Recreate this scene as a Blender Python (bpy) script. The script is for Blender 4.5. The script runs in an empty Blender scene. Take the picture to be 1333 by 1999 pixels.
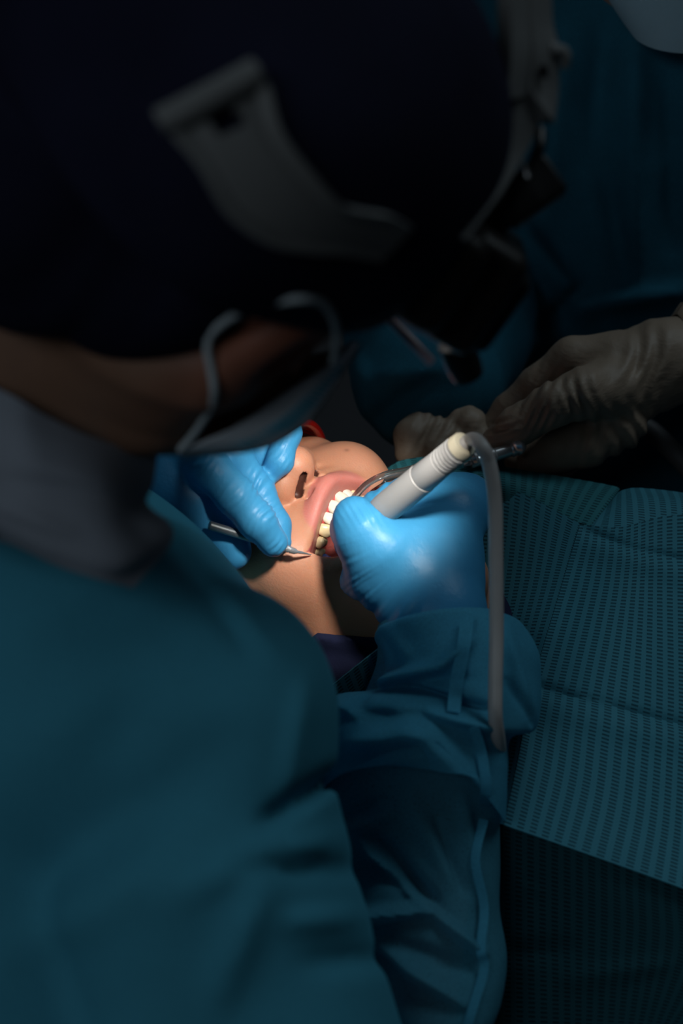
import bpy, math, random
import numpy as np
from mathutils import Vector
from mathutils.bvhtree import BVHTree
random.seed(4); np.random.seed(4)
SC = bpy.context.scene
COL = SC.collection

# ------------------------------------------------------------------ camera
W, H, LENS = 1333.0, 1999.0, 70.0
F = LENS / 36.0 * H
PITCH = math.radians(45)
CAMZ = 0.85 + 1.1 * math.sin(PITCH)
RIGHT = np.array([1.0, 0, 0])
UP = np.array([0, math.sin(PITCH), math.cos(PITCH)])
BACK = np.array([0, -math.cos(PITCH), math.sin(PITCH)])
ORG = np.array([0, 0, CAMZ])
M3 = np.stack([RIGHT, UP, BACK])          # rows: measured frame -> world

def c(px, py, d):                          # survey point: direction + distance -> metres
    return np.array([(px - 666.5) * d / F, (999.5 - py) * d / F, -d])
def world(v):
    return np.asarray(v, float) @ M3 + ORG
def unworld(v):
    return (np.asarray(v, float) - ORG) @ M3.T
def rr(px, d):
    return px * d / F

cam = bpy.data.objects.new('camera', bpy.data.cameras.new('camera'))
COL.objects.link(cam)
cam.location = ORG
cam.rotation_euler = (math.radians(90) - PITCH, 0, 0)
cam.data.lens = LENS
cam.data.sensor_width = 36
cam.data.clip_start = 0.05
cam.data.dof.use_dof = True
cam.data.dof.focus_distance = 1.075
cam.data.dof.aperture_fstop = 5.0
SC.camera = cam

# ------------------------------------------------------------------ materials
def srgb(r, g, b):
    f = lambda x: (x / 255 / 12.92) if x / 255 <= 0.04045 else ((x / 255 + 0.055) / 1.055) ** 2.4
    return (f(r), f(g), f(b), 1)

class NT:
    def __init__(s, m):
        m.use_nodes = True
        s.t = m.node_tree; s.n = s.t.nodes; s.l = s.t.links
        s.n.clear()
        s.out = s.n.new('ShaderNodeOutputMaterial')
    def new(s, typ, **kw):
        x = s.n.new(typ)
        for k, v in kw.items():
            if k.startswith('_'): setattr(x, k[1:], v)
            else: x.inputs[k.replace('__', ' ')].default_value = v
        return x
    def link(s, a, b): s.l.new(a, b)

def make_mat(name, base, rough=0.6, spec=0.4, metal=0.0, sss=0.0, sss_rad=(1, .35, .2), sss_scale=0.006, vary=0.12, vscale=30,
             bump=0.0, bscale=200, stretch=(1, 1, 1), bdist=0.001, sheer=0.0, trans=0.0, attr=None, sheen=0.0, ior=1.45, transmission=0.0, coat=0.0, emit=None, pattern=None, fibre=0.0):
    m = bpy.data.materials.new(name); t = NT(m)
    p = t.new('ShaderNodeBsdfPrincipled')
    p.inputs['Roughness'].default_value = rough
    p.inputs['Specular IOR Level'].default_value = spec
    p.inputs['Metallic'].default_value = metal
    p.inputs['IOR'].default_value = ior
    p.inputs['Transmission Weight'].default_value = transmission
    p.inputs['Coat Weight'].default_value = coat
    p.inputs['Sheen Weight'].default_value = sheen
    if sss:
        p.inputs['Subsurface Weight'].default_value = sss
        p.inputs['Subsurface Radius'].default_value = sss_rad
        p.inputs['Subsurface Scale'].default_value = sss_scale
    if emit:
        p.inputs['Emission Color'].default_value = emit[:4]; p.inputs['Emission Strength'].default_value = emit[4]
    tc = t.new('ShaderNodeTexCoord')
    mp = t.new('ShaderNodeMapping'); mp.inputs['Scale'].default_value = stretch
    t.link(tc.outputs['Object'], mp.inputs['Vector'])
    nz = t.new('ShaderNodeTexNoise', Scale=vscale, Detail=4.0)
    t.link(mp.outputs[0], nz.inputs['Vector'])
    mr = t.new('ShaderNodeMapRange'); mr.inputs['To Min'].default_value = 1 - vary; mr.inputs['To Max'].default_value = 1 + vary
    mr.inputs['From Min'].default_value = .25; mr.inputs['From Max'].default_value = .75
    t.link(nz.outputs[0], mr.inputs[0])
    mix = t.new('ShaderNodeMix', _data_type='RGBA', _blend_type='MULTIPLY'); mix.inputs[0].default_value = 1
    cb = t.new('ShaderNodeCombineColor')
    for i in range(3): t.link(mr.outputs[0], cb.inputs[i])
    if attr:
        a = t.new('ShaderNodeAttribute', _attribute_name=attr); t.link(a.outputs['Color'], mix.inputs[6])
    else:
        mix.inputs[6].default_value = base if len(base) == 4 else (*base, 1)
    t.link(cb.outputs[0], mix.inputs[7])
    colout = mix.outputs[2]
    height = None
    if bump:
        bz = t.new('ShaderNodeTexNoise', Scale=bscale, Detail=5.0, Roughness=0.6)
        t.link(mp.outputs[0], bz.inputs['Vector']); height = bz.outputs[0]
    if pattern == 'bib':
        uv = t.new('ShaderNodeUVMap'); sep = t.new('ShaderNodeSeparateXYZ'); t.link(uv.outputs[0], sep.inputs[0])
        def mth(op, a, b=None):
            q = t.new('ShaderNodeMath', _operation=op)
            for i, v in enumerate((a, b)):
                if v is None: continue
                if isinstance(v, (int, float)): q.inputs[i].default_value = v
                else: t.link(v, q.inputs[i])
            return q.outputs[0]
        su = mth('SINE', mth('MULTIPLY', sep.outputs[0], 2 * math.pi / 0.0062))
        sv = mth('SINE', mth('MULTIPLY', sep.outputs[1], 2 * math.pi / 0.0021))
        cu = t.new('ShaderNodeMapRange', _interpolation_type='SMOOTHSTEP'); cu.inputs['From Min'].default_value = -.35; cu.inputs['From Max'].default_value = .25
        t.link(su, cu.inputs[0])
        cv = t.new('ShaderNodeMapRange', _interpolation_type='SMOOTHSTEP'); cv.inputs['From Min'].default_value = -.2; cv.inputs['From Max'].default_value = .5
        t.link(sv, cv.inputs[0])
        hole = mth('MULTIPLY', cu.outputs[0], cv.outputs[0])
        mx2 = t.new('ShaderNodeMix', _data_type='RGBA', _blend_type='MIX')
        t.link(hole, mx2.inputs[0]); t.link(colout, mx2.inputs[6])
        mx2.inputs[7].default_value = (base[0] * .35, base[1] * .38, base[2] * .4, 1)
        colout = mx2.outputs[2]
        height = mth('SUBTRACT', 1.0, hole); bump = 0.6; bdist = 0.0008
    if fibre:
        fz = t.new('ShaderNodeTexNoise', Scale=900.0, Detail=3.0); t.link(tc.outputs['Object'], fz.inputs['Vector'])
        fm = t.new('ShaderNodeMapRange'); fm.inputs['From Min'].default_value = .3; fm.inputs['From Max'].default_value = .7
        fm.inputs['To Min'].default_value = 1 - fibre; fm.inputs['To Max'].default_value = 1 + fibre
        t.link(fz.outputs[0], fm.inputs[0])
        fb = t.new('ShaderNodeCombineColor')
        for i in range(3): t.link(fm.outputs[0], fb.inputs[i])
        mx3 = t.new('ShaderNodeMix', _data_type='RGBA', _blend_type='MULTIPLY'); mx3.inputs[0].default_value = 1
        t.link(colout, mx3.inputs[6]); t.link(fb.outputs[0], mx3.inputs[7]); colout = mx3.outputs[2]
    t.link(colout, p.inputs['Base Color'])
    if height is not None:
        b = t.new('ShaderNodeBump', Strength=bump, Distance=bdist); t.link(height, b.inputs['Height']); t.link(b.outputs[0], p.inputs['Normal'])
    sh = p.outputs[0]
    if trans:
        tr = t.new('ShaderNodeBsdfTranslucent'); t.link(colout, tr.inputs['Color'])
        mxs = t.new('ShaderNodeMixShader'); mxs.inputs[0].default_value = trans
        t.link(sh, mxs.inputs[1]); t.link(tr.outputs[0], mxs.inputs[2]); sh = mxs.outputs[0]
    if sheer:
        tp = t.new('ShaderNodeBsdfTransparent')
        mxs = t.new('ShaderNodeMixShader'); mxs.inputs[0].default_value = sheer
        t.link(sh, mxs.inputs[1]); t.link(tp.outputs[0], mxs.inputs[2]); sh = mxs.outputs[0]
    t.link(sh, t.out.inputs[0])
    return m

MAT = {}
MAT['skin'] = make_mat('patient_skin', (1, 1, 1), .38, .5, sss=.35, sss_scale=.005, vary=.06, vscale=60, bump=.45, bscale=800, bdist=.0006, attr='Col')
MAT['skin2'] = make_mat('staff_skin', (1, 1, 1), .55, .3, vary=.08, vscale=60, attr='Col')
MAT['tooth'] = make_mat('tooth_enamel', (.80, .74, .62), .18, .5, sss=.1, sss_rad=(1, .8, .6), sss_scale=.002, vary=.06, vscale=200)
MAT['tooth_y'] = make_mat('tooth_enamel_yellowed', (.78, .62, .36), .2, .5, sss=.1, sss_rad=(1, .8, .6), sss_scale=.002, vary=.1, vscale=200)
MAT['gum'] = make_mat('gum_tissue', (.62, .10, .10), .2, .5, vary=.35, vscale=160, bump=.2, bscale=300)
MAT['glove'] = make_mat('blue_nitrile', (.045, .265, .50), .42, .35, vary=.05, vscale=40, bump=.35, bscale=130, stretch=(1, 1, .35), bdist=.0015)
MAT['latex'] = make_mat('cream_latex', (.285, .215, .16), .5, .35, vary=.15, vscale=50, bump=.5, bscale=90, stretch=(.4, .4, 1.4), bdist=.003)
MAT['gown'] = make_mat('teal_nonwoven', (.055, .28, .39), .85, .15, vary=.05, vscale=25, bump=.12, bscale=420, bdist=.0008, fibre=.06)
MAT['sheer'] = make_mat('teal_nonwoven_sheer', (.11, .44, .60), .85, .12, vary=.06, vscale=30, bump=.15, bscale=420, bdist=.0008, trans=.3, sheer=.5, fibre=.16)
MAT['sheer2'] = make_mat('teal_nonwoven_cuff', (.09, .42, .60), .85, .12, vary=.06, vscale=30, bump=.15, bscale=420, bdist=.0008, trans=.3, sheer=.30, fibre=.12)
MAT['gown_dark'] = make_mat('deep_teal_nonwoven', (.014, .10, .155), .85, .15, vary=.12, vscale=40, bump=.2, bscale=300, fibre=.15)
MAT['bib'] = make_mat('embossed_bib', (.05, .23, .305), .7, .2, vary=.05, vscale=20, pattern='bib')
MAT['drape'] = make_mat('embossed_dark_sheet', (.010, .060, .078), .8, .15, vary=.08, vscale=20, pattern='bib')  # bib pattern again in a much darker tone
MAT['bib_edge'] = make_mat('bib_rolled_edge', (.03, .17, .20), .75, .2, vary=.05, vscale=40, pattern='bib')
MAT['cap'] = make_mat('navy_cotton', (.010, .011, .026), .9, .1, vary=.15, vscale=30, bump=.15, bscale=500)
MAT['navy'] = make_mat('navy_shirt', (.012, .016, .045), .85, .15, vary=.15, vscale=40, bump=.2, bscale=600)
MAT['grey_strap'] = make_mat('grey_plastic', (.15, .15, .148), .5, .3, vary=.05)
MAT['black'] = make_mat('black_plastic', (.008, .008, .009), .4, .35, vary=.1)
MAT['brownblack'] = make_mat('dark_housing', (.012, .009, .008), .45, .35, vary=.2)
MAT['chrome'] = make_mat('polished_steel', (.70, .70, .71), .25, .5, metal=.75, vary=.05)
MAT['steel'] = make_mat('dark_brushed_steel', (.22, .25, .27), .32, .5, metal=.7, vary=.1)
MAT['handle'] = make_mat('grey_handpiece', (.34, .335, .33), .4, .4, vary=.03, vscale=60)
MAT['cap_ivory'] = make_mat('ivory_cap', (.62, .56, .42), .45, .4, vary=.04)
MAT['hose'] = make_mat('grey_hose', (.42, .40, .39), .45, .4, vary=.05, vscale=60)
MAT['hose_dark'] = make_mat('dark_grey_hose', (.12, .12, .125), .5, .35, vary=.05)
MAT['clear'] = make_mat('clear_tubing', (.95, .9, .85), .06, .5, transmission=.96, ior=1.35, vary=.0)
MAT['wire'] = MAT['chrome']
MAT['mask'] = make_mat('mask_fabric', (.16, .19, .21), .85, .1, vary=.05, bump=.1, bscale=500)
MAT['mask_band'] = make_mat('mask_side_band', (.70, .73, .78), .85, .1, vary=.05, bump=.1, bscale=500)
MAT['mask_blue'] = make_mat('mask_blue_stitch', (.15, .50, .66), .85, .1, vary=.05)
MAT['loop'] = make_mat('mask_elastic', (.42, .46, .48), .8, .1, vary=.05)
MAT['mask_pale'] = make_mat('mask_pale_blue', (.33, .48, .56), .85, .1, vary=.05)
MAT['collar'] = make_mat('grey_white_cotton', (.25, .27, .315), .85, .1, vary=.06, vscale=20, bump=.2, bscale=400)
MAT['red'] = make_mat('red_plastic', (.30, .008, .005), .25, .5, vary=.1, transmission=.15)
MAT['glass'] = make_mat('shield_plastic', (.85, .8, .95), .08, .5, transmission=.95, ior=1.2, vary=0)
MAT['edge'] = make_mat('shield_edge', (.80, .60, .70), .35, .4, vary=.05)
MAT['wedge'] = make_mat('blue_wedge', (.0, .13, .55), .3, .5, vary=.05)
MAT['chair'] = make_mat('dark_chair_vinyl', (.008, .014, .020), .5, .35, vary=.1)
MAT['cover'] = make_mat('headrest_cover', (.012, .055, .075), .85, .15, vary=.1, bump=.2, bscale=300)
MAT['wall'] = make_mat('painted_wall', (.10, .11, .12), .9, .1, vary=.04, vscale=3)
MAT['floor'] = make_mat('vinyl_floor', (.05, .05, .055), .6, .3, vary=.15, vscale=8)
MAT['hair'] = make_mat('dark_hair', (.02, .012, .008), .6, .3, vary=.3, vscale=80, bump=.5, bscale=300, stretch=(4, 1, 1))
MAT['lens'] = make_mat('lamp_glass', (.8, .85, .9), .1, .5, vary=0, emit=(1, .96, .9, 1, 1.5))

# ------------------------------------------------------------------ objects
ROOT = {}
def prop(o, label=None, cat=None, group=None, kind=None):
    if label: o['label'] = label
    if cat: o['category'] = cat
    if group: o['group'] = group
    if kind: o['kind'] = kind
    return o
def thing(name, label, cat, base, group=None):      # base in measured frame
    o = bpy.data.objects.new(name, None); COL.objects.link(o)
    o.empty_display_size = .03
    w = world(base); o.location = w; ROOT[o.name] = w
    return prop(o, label, cat, group)
def off(parent):
    while parent is not None:
        if parent.name in ROOT: return ROOT[parent.name]
        parent = parent.parent
    return np.zeros(3)
def mesh(name, v, f, mat, parent=None, smooth=True, col=None, uv=None, inworld=False):
    v = np.asarray(v, float)
    wv = v if inworld else world(v)
    me = bpy.data.meshes.new(name)
    o = bpy.data.objects.new(name, me); COL.objects.link(o)
    if parent is None:
        base = np.array([wv[:, 0].mean(), wv[:, 1].mean(), wv[:, 2].min()]); o.location = base; ROOT[o.name] = base
    else:
        base = off(parent); o.parent = parent
    lv = (wv - base).astype(np.float32)
    if isinstance(f, np.ndarray) and f.ndim == 2:
        k = f.shape[1]
        me.vertices.add(len(lv)); me.vertices.foreach_set('co', lv.ravel())
        me.loops.add(f.size); me.loops.foreach_set('vertex_index', f.astype(np.int32).ravel())
        me.polygons.add(len(f))
        me.polygons.foreach_set('loop_start', np.arange(0, f.size, k, dtype=np.int32))
        me.update(calc_edges=True)
    else:
        me.from_pydata(lv.tolist(), [], [list(map(int, q)) for q in f])
    me.validate()
    if smooth: me.polygons.foreach_set('use_smooth', np.ones(len(me.polygons), bool))
    me.materials.append(mat)
    if col is not None:
        a = me.color_attributes.new('Col', 'FLOAT_COLOR', 'POINT')
        cc = np.ones((len(lv), 4), np.float32); cc[:, :3] = col; a.data.foreach_set('color', cc.ravel())
    if uv is not None:
        l = me.uv_layers.new(name='UVMap'); vi = np.zeros(len(me.loops), np.int32); me.loops.foreach_get('vertex_index', vi)
        l.data.foreach_set('uv', np.asarray(uv, np.float32)[vi].ravel())
    me.update()
    return o
def autosmooth(o, deg=35):
    me = o.data
    import bmesh
    bm = bmesh.new(); bm.from_mesh(me)
    bmesh.ops.recalc_face_normals(bm, faces=bm.faces)
    for e in bm.edges:
        if len(e.link_faces) == 2 and e.calc_face_angle(0) > math.radians(deg): e.smooth = False
    bm.to_mesh(me); bm.free()
    return o

# ------------------------------------------------------------------ distance fields
def smin(a, b, k):
    if k <= 0: return np.minimum(a, b)
    h = np.clip(.5 + .5 * (b - a) / k, 0, 1)
    return b + (a - b) * h - k * h * (1 - h)
def smax(a, b, k): return -smin(-a, -b, k)
def sph(P, ce, r): return np.linalg.norm(P - np.asarray(ce, np.float32), axis=1) - r
def ell(P, ce, rad, R=None):
    q = P - np.asarray(ce, np.float32)
    if R is not None: q = q @ np.asarray(R, np.float32).T
    rad = np.asarray(rad, np.float32)
    k0 = np.linalg.norm(q / rad, axis=1); k1 = np.linalg.norm(q / rad ** 2, axis=1)
    return k0 * (k0 - 1) / np.maximum(k1, 1e-9)
def cone(P, a, b, ra, rb):
    a = np.asarray(a, np.float32); b = np.asarray(b, np.float32)
    ab = b - a; L2 = max(float(ab @ ab), 1e-12)
    t = np.clip(((P - a) @ ab) / L2, 0, 1)
    return np.linalg.norm(P - a - t[:, None] * ab, axis=1) - (ra + (rb - ra) * t)
def chain(P, pts, k=0.0, d=None):                   # pts: [(centre, r), ...]
    for (a, ra), (b, rb) in zip(pts[:-1], pts[1:]):
        q = cone(P, a, b, ra, rb)
        d = q if d is None else smin(d, q, k)
    return d
def waves(P, freq, amp, n=6, seed=0, bias=None):
    rg = np.random.RandomState(seed); s = np.zeros(len(P), np.float32)
    for i in range(n):
        k = rg.normal(size=3)
        if bias is not None: k = k * np.asarray(bias)
        k = k / np.linalg.norm(k) * freq * rg.uniform(.6, 1.5)
        s += np.sin(P @ k.astype(np.float32) + rg.uniform(0, 6.28)) * (amp / n ** .5)
    return s

def nets(f, xs, ys, zs, step=4, safety=1.9, project=True):
    xs, ys, zs = [np.asarray(q, np.float32) for q in (xs, ys, zs)]
    def pad(q):
        r = (-(len(q) - 1)) % step
        if r: q = np.concatenate([q, q[-1] + (q[-1] - q[-2]) * np.arange(1, r + 1, dtype=np.float32)])
        return q
    xs, ys, zs = pad(xs), pad(ys), pad(zs)
    X, Y, Z = xs[::step], ys[::step], zs[::step]
    G = np.stack(np.meshgrid(X, Y, Z, indexing='ij'), -1).reshape(-1, 3)
    cv = np.concatenate([f(G[i:i + 400000]) for i in range(0, len(G), 400000)]).reshape(len(X), len(Y), len(Z)).astype(np.float32)
    nx, ny, nz = len(xs), len(ys), len(zs)
    V = np.empty((nx, ny, nz), np.float32)
    ix = np.minimum((np.arange(nx) + step // 2) // step, len(X) - 1); iy = np.minimum((np.arange(ny) + step // 2) // step, len(Y) - 1); iz = np.minimum((np.arange(nz) + step // 2) // step, len(Z) - 1)
    V[:] = cv[np.ix_(ix, iy, iz)]
    # active coarse cells
    c8 = [cv[a:len(X) - 1 + a, b:len(Y) - 1 + b, e:len(Z) - 1 + e] for a in (0, 1) for b in (0, 1) for e in (0, 1)]
    mn = np.minimum.reduce([np.abs(q) for q in c8])
    sg = np.minimum.reduce(c8) * np.maximum.reduce(c8) <= 0
    dia = (np.diff(X)[:, None, None] ** 2 + np.diff(Y)[None, :, None] ** 2 + np.diff(Z)[None, None, :] ** 2) ** .5
    act = np.argwhere(sg | (mn < dia * safety * .55))
    o = np.arange(step + 1)
    O = np.stack(np.meshgrid(o, o, o, indexing='ij'), -1).reshape(-1, 3)
    CH = 3000
    for i in range(0, len(act), CH):
        I = (act[i:i + CH, None, :] * step + O[None]).reshape(-1, 3)
        lin = np.unique((I[:, 0] * ny + I[:, 1]) * nz + I[:, 2])
        a = lin // (ny * nz); b = (lin // nz) % ny; e = lin % nz
        V.reshape(-1)[lin] = f(np.stack([xs[a], ys[b], zs[e]], 1))
    V[V == 0] = 1e-7
    V[0] = np.maximum(V[0], 1e-5); V[-1] = np.maximum(V[-1], 1e-5)
    V[:, 0] = np.maximum(V[:, 0], 1e-5); V[:, -1] = np.maximum(V[:, -1], 1e-5)
    V[:, :, 0] = np.maximum(V[:, :, 0], 1e-5); V[:, :, -1] = np.maximum(V[:, :, -1], 1e-5)
    S = V < 0
    cnt = np.zeros((nx - 1, ny - 1, nz - 1), np.int8)
    for a in (0, 1):
        for b in (0, 1):
            for e in (0, 1):
                cnt += S[a:nx - 1 + a, b:ny - 1 + b, e:nz - 1 + e]
    cells = np.argwhere((cnt > 0) & (cnt < 8))
    idx = -np.ones(cnt.shape, np.int64); idx[tuple(cells.T)] = np.arange(len(cells))
    acc = np.zeros((len(cells), 3)); num = np.zeros(len(cells))
    cs = [(a, b, e) for a in (0, 1) for b in (0, 1) for e in (0, 1)]
    val = {q: V[cells[:, 0] + q[0], cells[:, 1] + q[1], cells[:, 2] + q[2]] for q in cs}
    crd = {q: np.stack([xs[cells[:, 0] + q[0]], ys[cells[:, 1] + q[1]], zs[cells[:, 2] + q[2]]], 1) for q in cs}
    for p in cs:
        for q in cs:
            if sum(abs(p[i] - q[i]) for i in range(3)) == 1 and p < q:
                m = (val[p] < 0) != (val[q] < 0)
                t = val[p][m] / (val[p][m] - val[q][m])
                acc[m] += crd[p][m] + t[:, None] * (crd[q][m] - crd[p][m]); num[m] += 1
    v = acc / num[:, None]
    faces = []
    for ax in range(3):
        A = [slice(None)] * 3; B = [slice(None)] * 3
        A[ax] = slice(0, -1); B[ax] = slice(1, None)
        e = np.argwhere(S[tuple(A)] != S[tuple(B)])
        o1, o2 = (ax + 1) % 3, (ax + 2) % 3
        ok = (e[:, o1] > 0) & (e[:, o2] > 0) & (e[:, o1] < cnt.shape[o1]) & (e[:, o2] < cnt.shape[o2]); e = e[ok]
        flip = S[tuple(A)][tuple(e.T)]
        def g(d1, d2):
            k = e.copy(); k[:, o1] -= d1; k[:, o2] -= d2; return idx[tuple(k.T)]
        q = np.stack([g(1, 1), g(0, 1), g(0, 0), g(1, 0)], 1)
        q[~flip] = q[~flip][:, ::-1]; faces.append(q)
    fc = np.concatenate(faces)
    if project:
        for _ in range(2):
            P = v.astype(np.float32); ep = np.float32(3e-4 if np.abs(xs[-1] - xs[0]) < 5 else .3)
            d0 = f(P); gr = np.stack([(f(P + ep * np.eye(3, dtype=np.float32)[i]) - d0) / ep for i in range(3)], 1)
            g2 = np.maximum((gr ** 2).sum(1), .2)
            st = np.clip(d0 / g2, -ep * 8, ep * 8)
            v = v - (st[:, None] * gr)
    return v, fc

def box_axes(f_pts, pad, h):
    lo = np.min(f_pts, 0) - pad; hi = np.max(f_pts, 0) + pad
    return [np.arange(lo[i], hi[i] + h, h) for i in range(3)]
def sdf_obj(name, f, pts, pad, h, mat, parent, color=None):
    v, fc = nets(f, *box_axes(np.array(pts), pad, h))
    return mesh(name, v, fc, mat, parent, col=None if color is None else color(v)), v, fc

def bvh(v, f): return BVHTree.FromPolygons([tuple(q) for q in v], [tuple(int(i) for i in q) for q in f])
def cast(tree, px, py, default=None):
    d = Vector(c(px, py, 1.0)).normalized()
    hit = tree.ray_cast(Vector((0, 0, 0)), d)
    if hit[0] is None: return default
    return -hit[0].z

# ------------------------------------------------------------------ sweeps and patches
def catmull(P, n):
    P = np.asarray(P, float); out = []
    Q = np.concatenate([[2 * P[0] - P[1]], P, [2 * P[-1] - P[-2]]])
    for i in range(len(P) - 1):
        p0, p1, p2, p3 = Q[i:i + 4]
        for t in np.linspace(0, 1, n, endpoint=False):
            out.append(.5 * ((2 * p1) + (-p0 + p2) * t + (2 * p0 - 5 * p1 + 4 * p2 - p3) * t * t + (-p0 + 3 * p1 - 3 * p2 + p3) * t ** 3))
    out.append(P[-1]); return np.array(out)
def tube_geo(path, rad, seg=20, caps=True):
    path = np.asarray(path, float); n = len(path)
    rad = np.full(n, rad) if np.isscalar(rad) else np.asarray(rad, float)
    T = np.gradient(path, axis=0); T /= np.linalg.norm(T, axis=1)[:, None] + 1e-12
    u = np.cross(T[0], [0.3, .5, .8]); u /= np.linalg.norm(u)
    v = []; 
    for i in range(n):
        u = u - T[i] * (u @ T[i]); u /= np.linalg.norm(u); w = np.cross(T[i], u)
        a = np.linspace(0, 2 * np.pi, seg, endpoint=False)
        v.append(path[i] + rad[i] * (np.cos(a)[:, None] * u + np.sin(a)[:, None] * w))
    v = np.concatenate(v); f = []
    for i in range(n - 1):
        for j in range(seg):
            k = (j + 1) % seg; f.append((i * seg + j, i * seg + k, (i + 1) * seg + k, (i + 1) * seg + j))
    if caps:
        f.append(tuple(range(seg))[::-1]); f.append(tuple((n - 1) * seg + j for j in range(seg)))
    return v, f
def tube(name, pts, rad, mat, parent=None, n=8, seg=20, smooth_path=True):
    path = catmull(pts, n) if smooth_path and len(pts) > 2 else np.asarray(pts)
    if not np.isscalar(rad): rad = catmull(np.asarray(rad, float)[:, None], n)[:, 0] if smooth_path and len(pts) > 2 else rad
    v, f = tube_geo(path, rad, seg)
    return autosmooth(mesh(name, v, f, mat, parent), 50)
def lathe(name, a, b, prof, mat, parent=None, seg=40):      # prof: [(t along a->b, radius m)]
    a = np.asarray(a, float); b = np.asarray(b, float)
    ax = (b - a); L = np.linalg.norm(ax); ax = ax / L
    u = np.cross(ax, [.3, .5, .8]); u /= np.linalg.norm(u); w = np.cross(ax, u)
    an = np.linspace(0, 2 * np.pi, seg, endpoint=False); v = []; f = []
    for t, r in prof:
        v.append(a + ax * L * t + r * (np.cos(an)[:, None] * u + np.sin(an)[:, None] * w))
    v = np.concatenate(v); n = len(prof)
    for i in range(n - 1):
        for j in range(seg):
            k = (j + 1) % seg; f.append((i * seg + j, i * seg + k, (i + 1) * seg + k, (i + 1) * seg + j))
    f.append(tuple(range(seg))[::-1]); f.append(tuple((n - 1) * seg + j for j in range(seg)))
    return autosmooth(mesh(name, v, f, mat, parent), 35)
def grid_up(G, nu, nv):                                     # G: rows x cols x 3 control -> dense grid
    G = np.asarray(G, float)
    A = np.stack([catmull(G[:, j], nu) for j in range(G.shape[1])], 1)
    return np.stack([catmull(A[i], nv) for i in range(A.shape[0])], 0)
def sheet(name, D, thick, mat, parent=None, uvs=None, drop=None, closed=False, uvscale=None):
    D = np.asarray(D, float); n, m = D.shape[:2]
    du = np.gradient(D, axis=0); dv = np.gradient(D, axis=1)
    if closed: dv = (np.roll(D, -1, 1) - np.roll(D, 1, 1))
    N = np.cross(du, dv); N /= np.linalg.norm(N, axis=2)[:, :, None] + 1e-12
    top = D + N * thick / 2; bot = D - N * thick / 2
    v = np.concatenate([top.reshape(-1, 3), bot.reshape(-1, 3)]); K = n * m; f = []
    keep = np.ones((n - 1, m if closed else m - 1), bool)
    if drop is not None:
        for i in range(n - 1):
            for j in range(keep.shape[1]):
                if drop((D[i, j] + D[i + 1, (j + 1) % m]) / 2): keep[i, j] = False
    I = lambda i, j: i * m + (j % m)
    for i in range(n - 1):
        for j in range(keep.shape[1]):
            if not keep[i, j]: continue
            a, b, cc, d = I(i, j), I(i, j + 1), I(i + 1, j + 1), I(i + 1, j)
            f.append((a, d, cc, b)); f.append((K + a, K + b, K + cc, K + d))
            for (di, dj, p, q) in ((-1, 0, a, b), (1, 0, cc, d), (0, -1, d, a), (0, 1, b, cc)):
                ii, jj = i + di, j + dj
                if closed: jj %= m
                if ii < 0 or ii >= n - 1 or jj < 0 or jj >= keep.shape[1] or not keep[ii, jj]:
                    f.append((p, q, K + q, K + p))
    uv = None
    if uvs is not None: uv = np.concatenate([uvs.reshape(-1, 2)] * 2)
    o = mesh(name, v, f, mat, parent, uv=uv)
    return autosmooth(o, 60)
def lenuv(D):                                               # metres along rows / columns
    du = np.linalg.norm(np.diff(D, axis=0), axis=2); dv = np.linalg.norm(np.diff(D, axis=1), axis=2)
    U = np.zeros(D.shape[:2]); Vv = np.zeros(D.shape[:2])
    U[1:] = np.cumsum(du.mean(1))[:, None]; Vv[:, 1:] = np.cumsum(dv.mean(0))[None]
    return np.stack([Vv, U], -1)
def ridge(px, py, segs):                                    # sum of soft ridges, metres
    s = np.zeros(np.shape(px))
    for x0, y0, x1, y1, w, a in segs:
        dx, dy = x1 - x0, y1 - y0; t = np.clip(((px - x0) * dx + (py - y0) * dy) / (dx * dx + dy * dy), 0, 1)
        q = ((px - x0 - t * dx) ** 2 + (py - y0 - t * dy) ** 2) ** .5
        s += a * np.exp(-(q / w) ** 2) * (np.sin(np.pi * np.clip(t * .9 + .05, 0, 1)) ** .5)
    return s
def topx(D):
    d = -D[..., 2]; return D[..., 0] / d * F + 666.5, 999.5 - D[..., 1] / d * F
def rbox(name, ce, half, R, rad, mat, parent, bev=4, inworld=False):       # rounded box; R rows are its axes
    import bmesh
    bm = bmesh.new(); bmesh.ops.create_cube(bm, size=2)
    for q in bm.verts: q.co = Vector((q.co.x * half[0], q.co.y * half[1], q.co.z * half[2]))
    bmesh.ops.bevel(bm, geom=bm.edges[:], offset=rad, segments=bev, profile=.5, affect='EDGES')
    v = np.array([tuple(q.co) for q in bm.verts]) @ np.asarray(R) + np.asarray(ce)
    bm.verts.index_update(); f = [tuple(q.index for q in p.verts) for p in bm.faces]; bm.free()
    return autosmooth(mesh(name, v, f, mat, parent, inworld=inworld), 40)
def frame(a, hint=(0, 1, .2)):
    a = np.asarray(a, float); a /= np.linalg.norm(a)
    b = np.cross(np.asarray(hint, float), a); b /= np.linalg.norm(b)
    return np.stack([a, b, np.cross(a, b)])


# ================================================================== PATIENT
rF = np.array([-.450, -.619, .644]); nF = np.array([.028, .711, .703]); FS = .00094
nF /= np.linalg.norm(nF); rF -= nF * (rF @ nF); rF /= np.linalg.norm(rF); uF = np.cross(rF, nF)
RF = np.stack([rF, uF, nF])                       # rows: patient's right, head-up, front
FO = c(592, 951, 1.085)
def fp(x, y, z): return FO + (np.array([x, y, z], float) * FS) @ RF      # mm in the head's own axes
def tolocal(v): return (np.asarray(v) - FO) @ RF.T / FS

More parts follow.
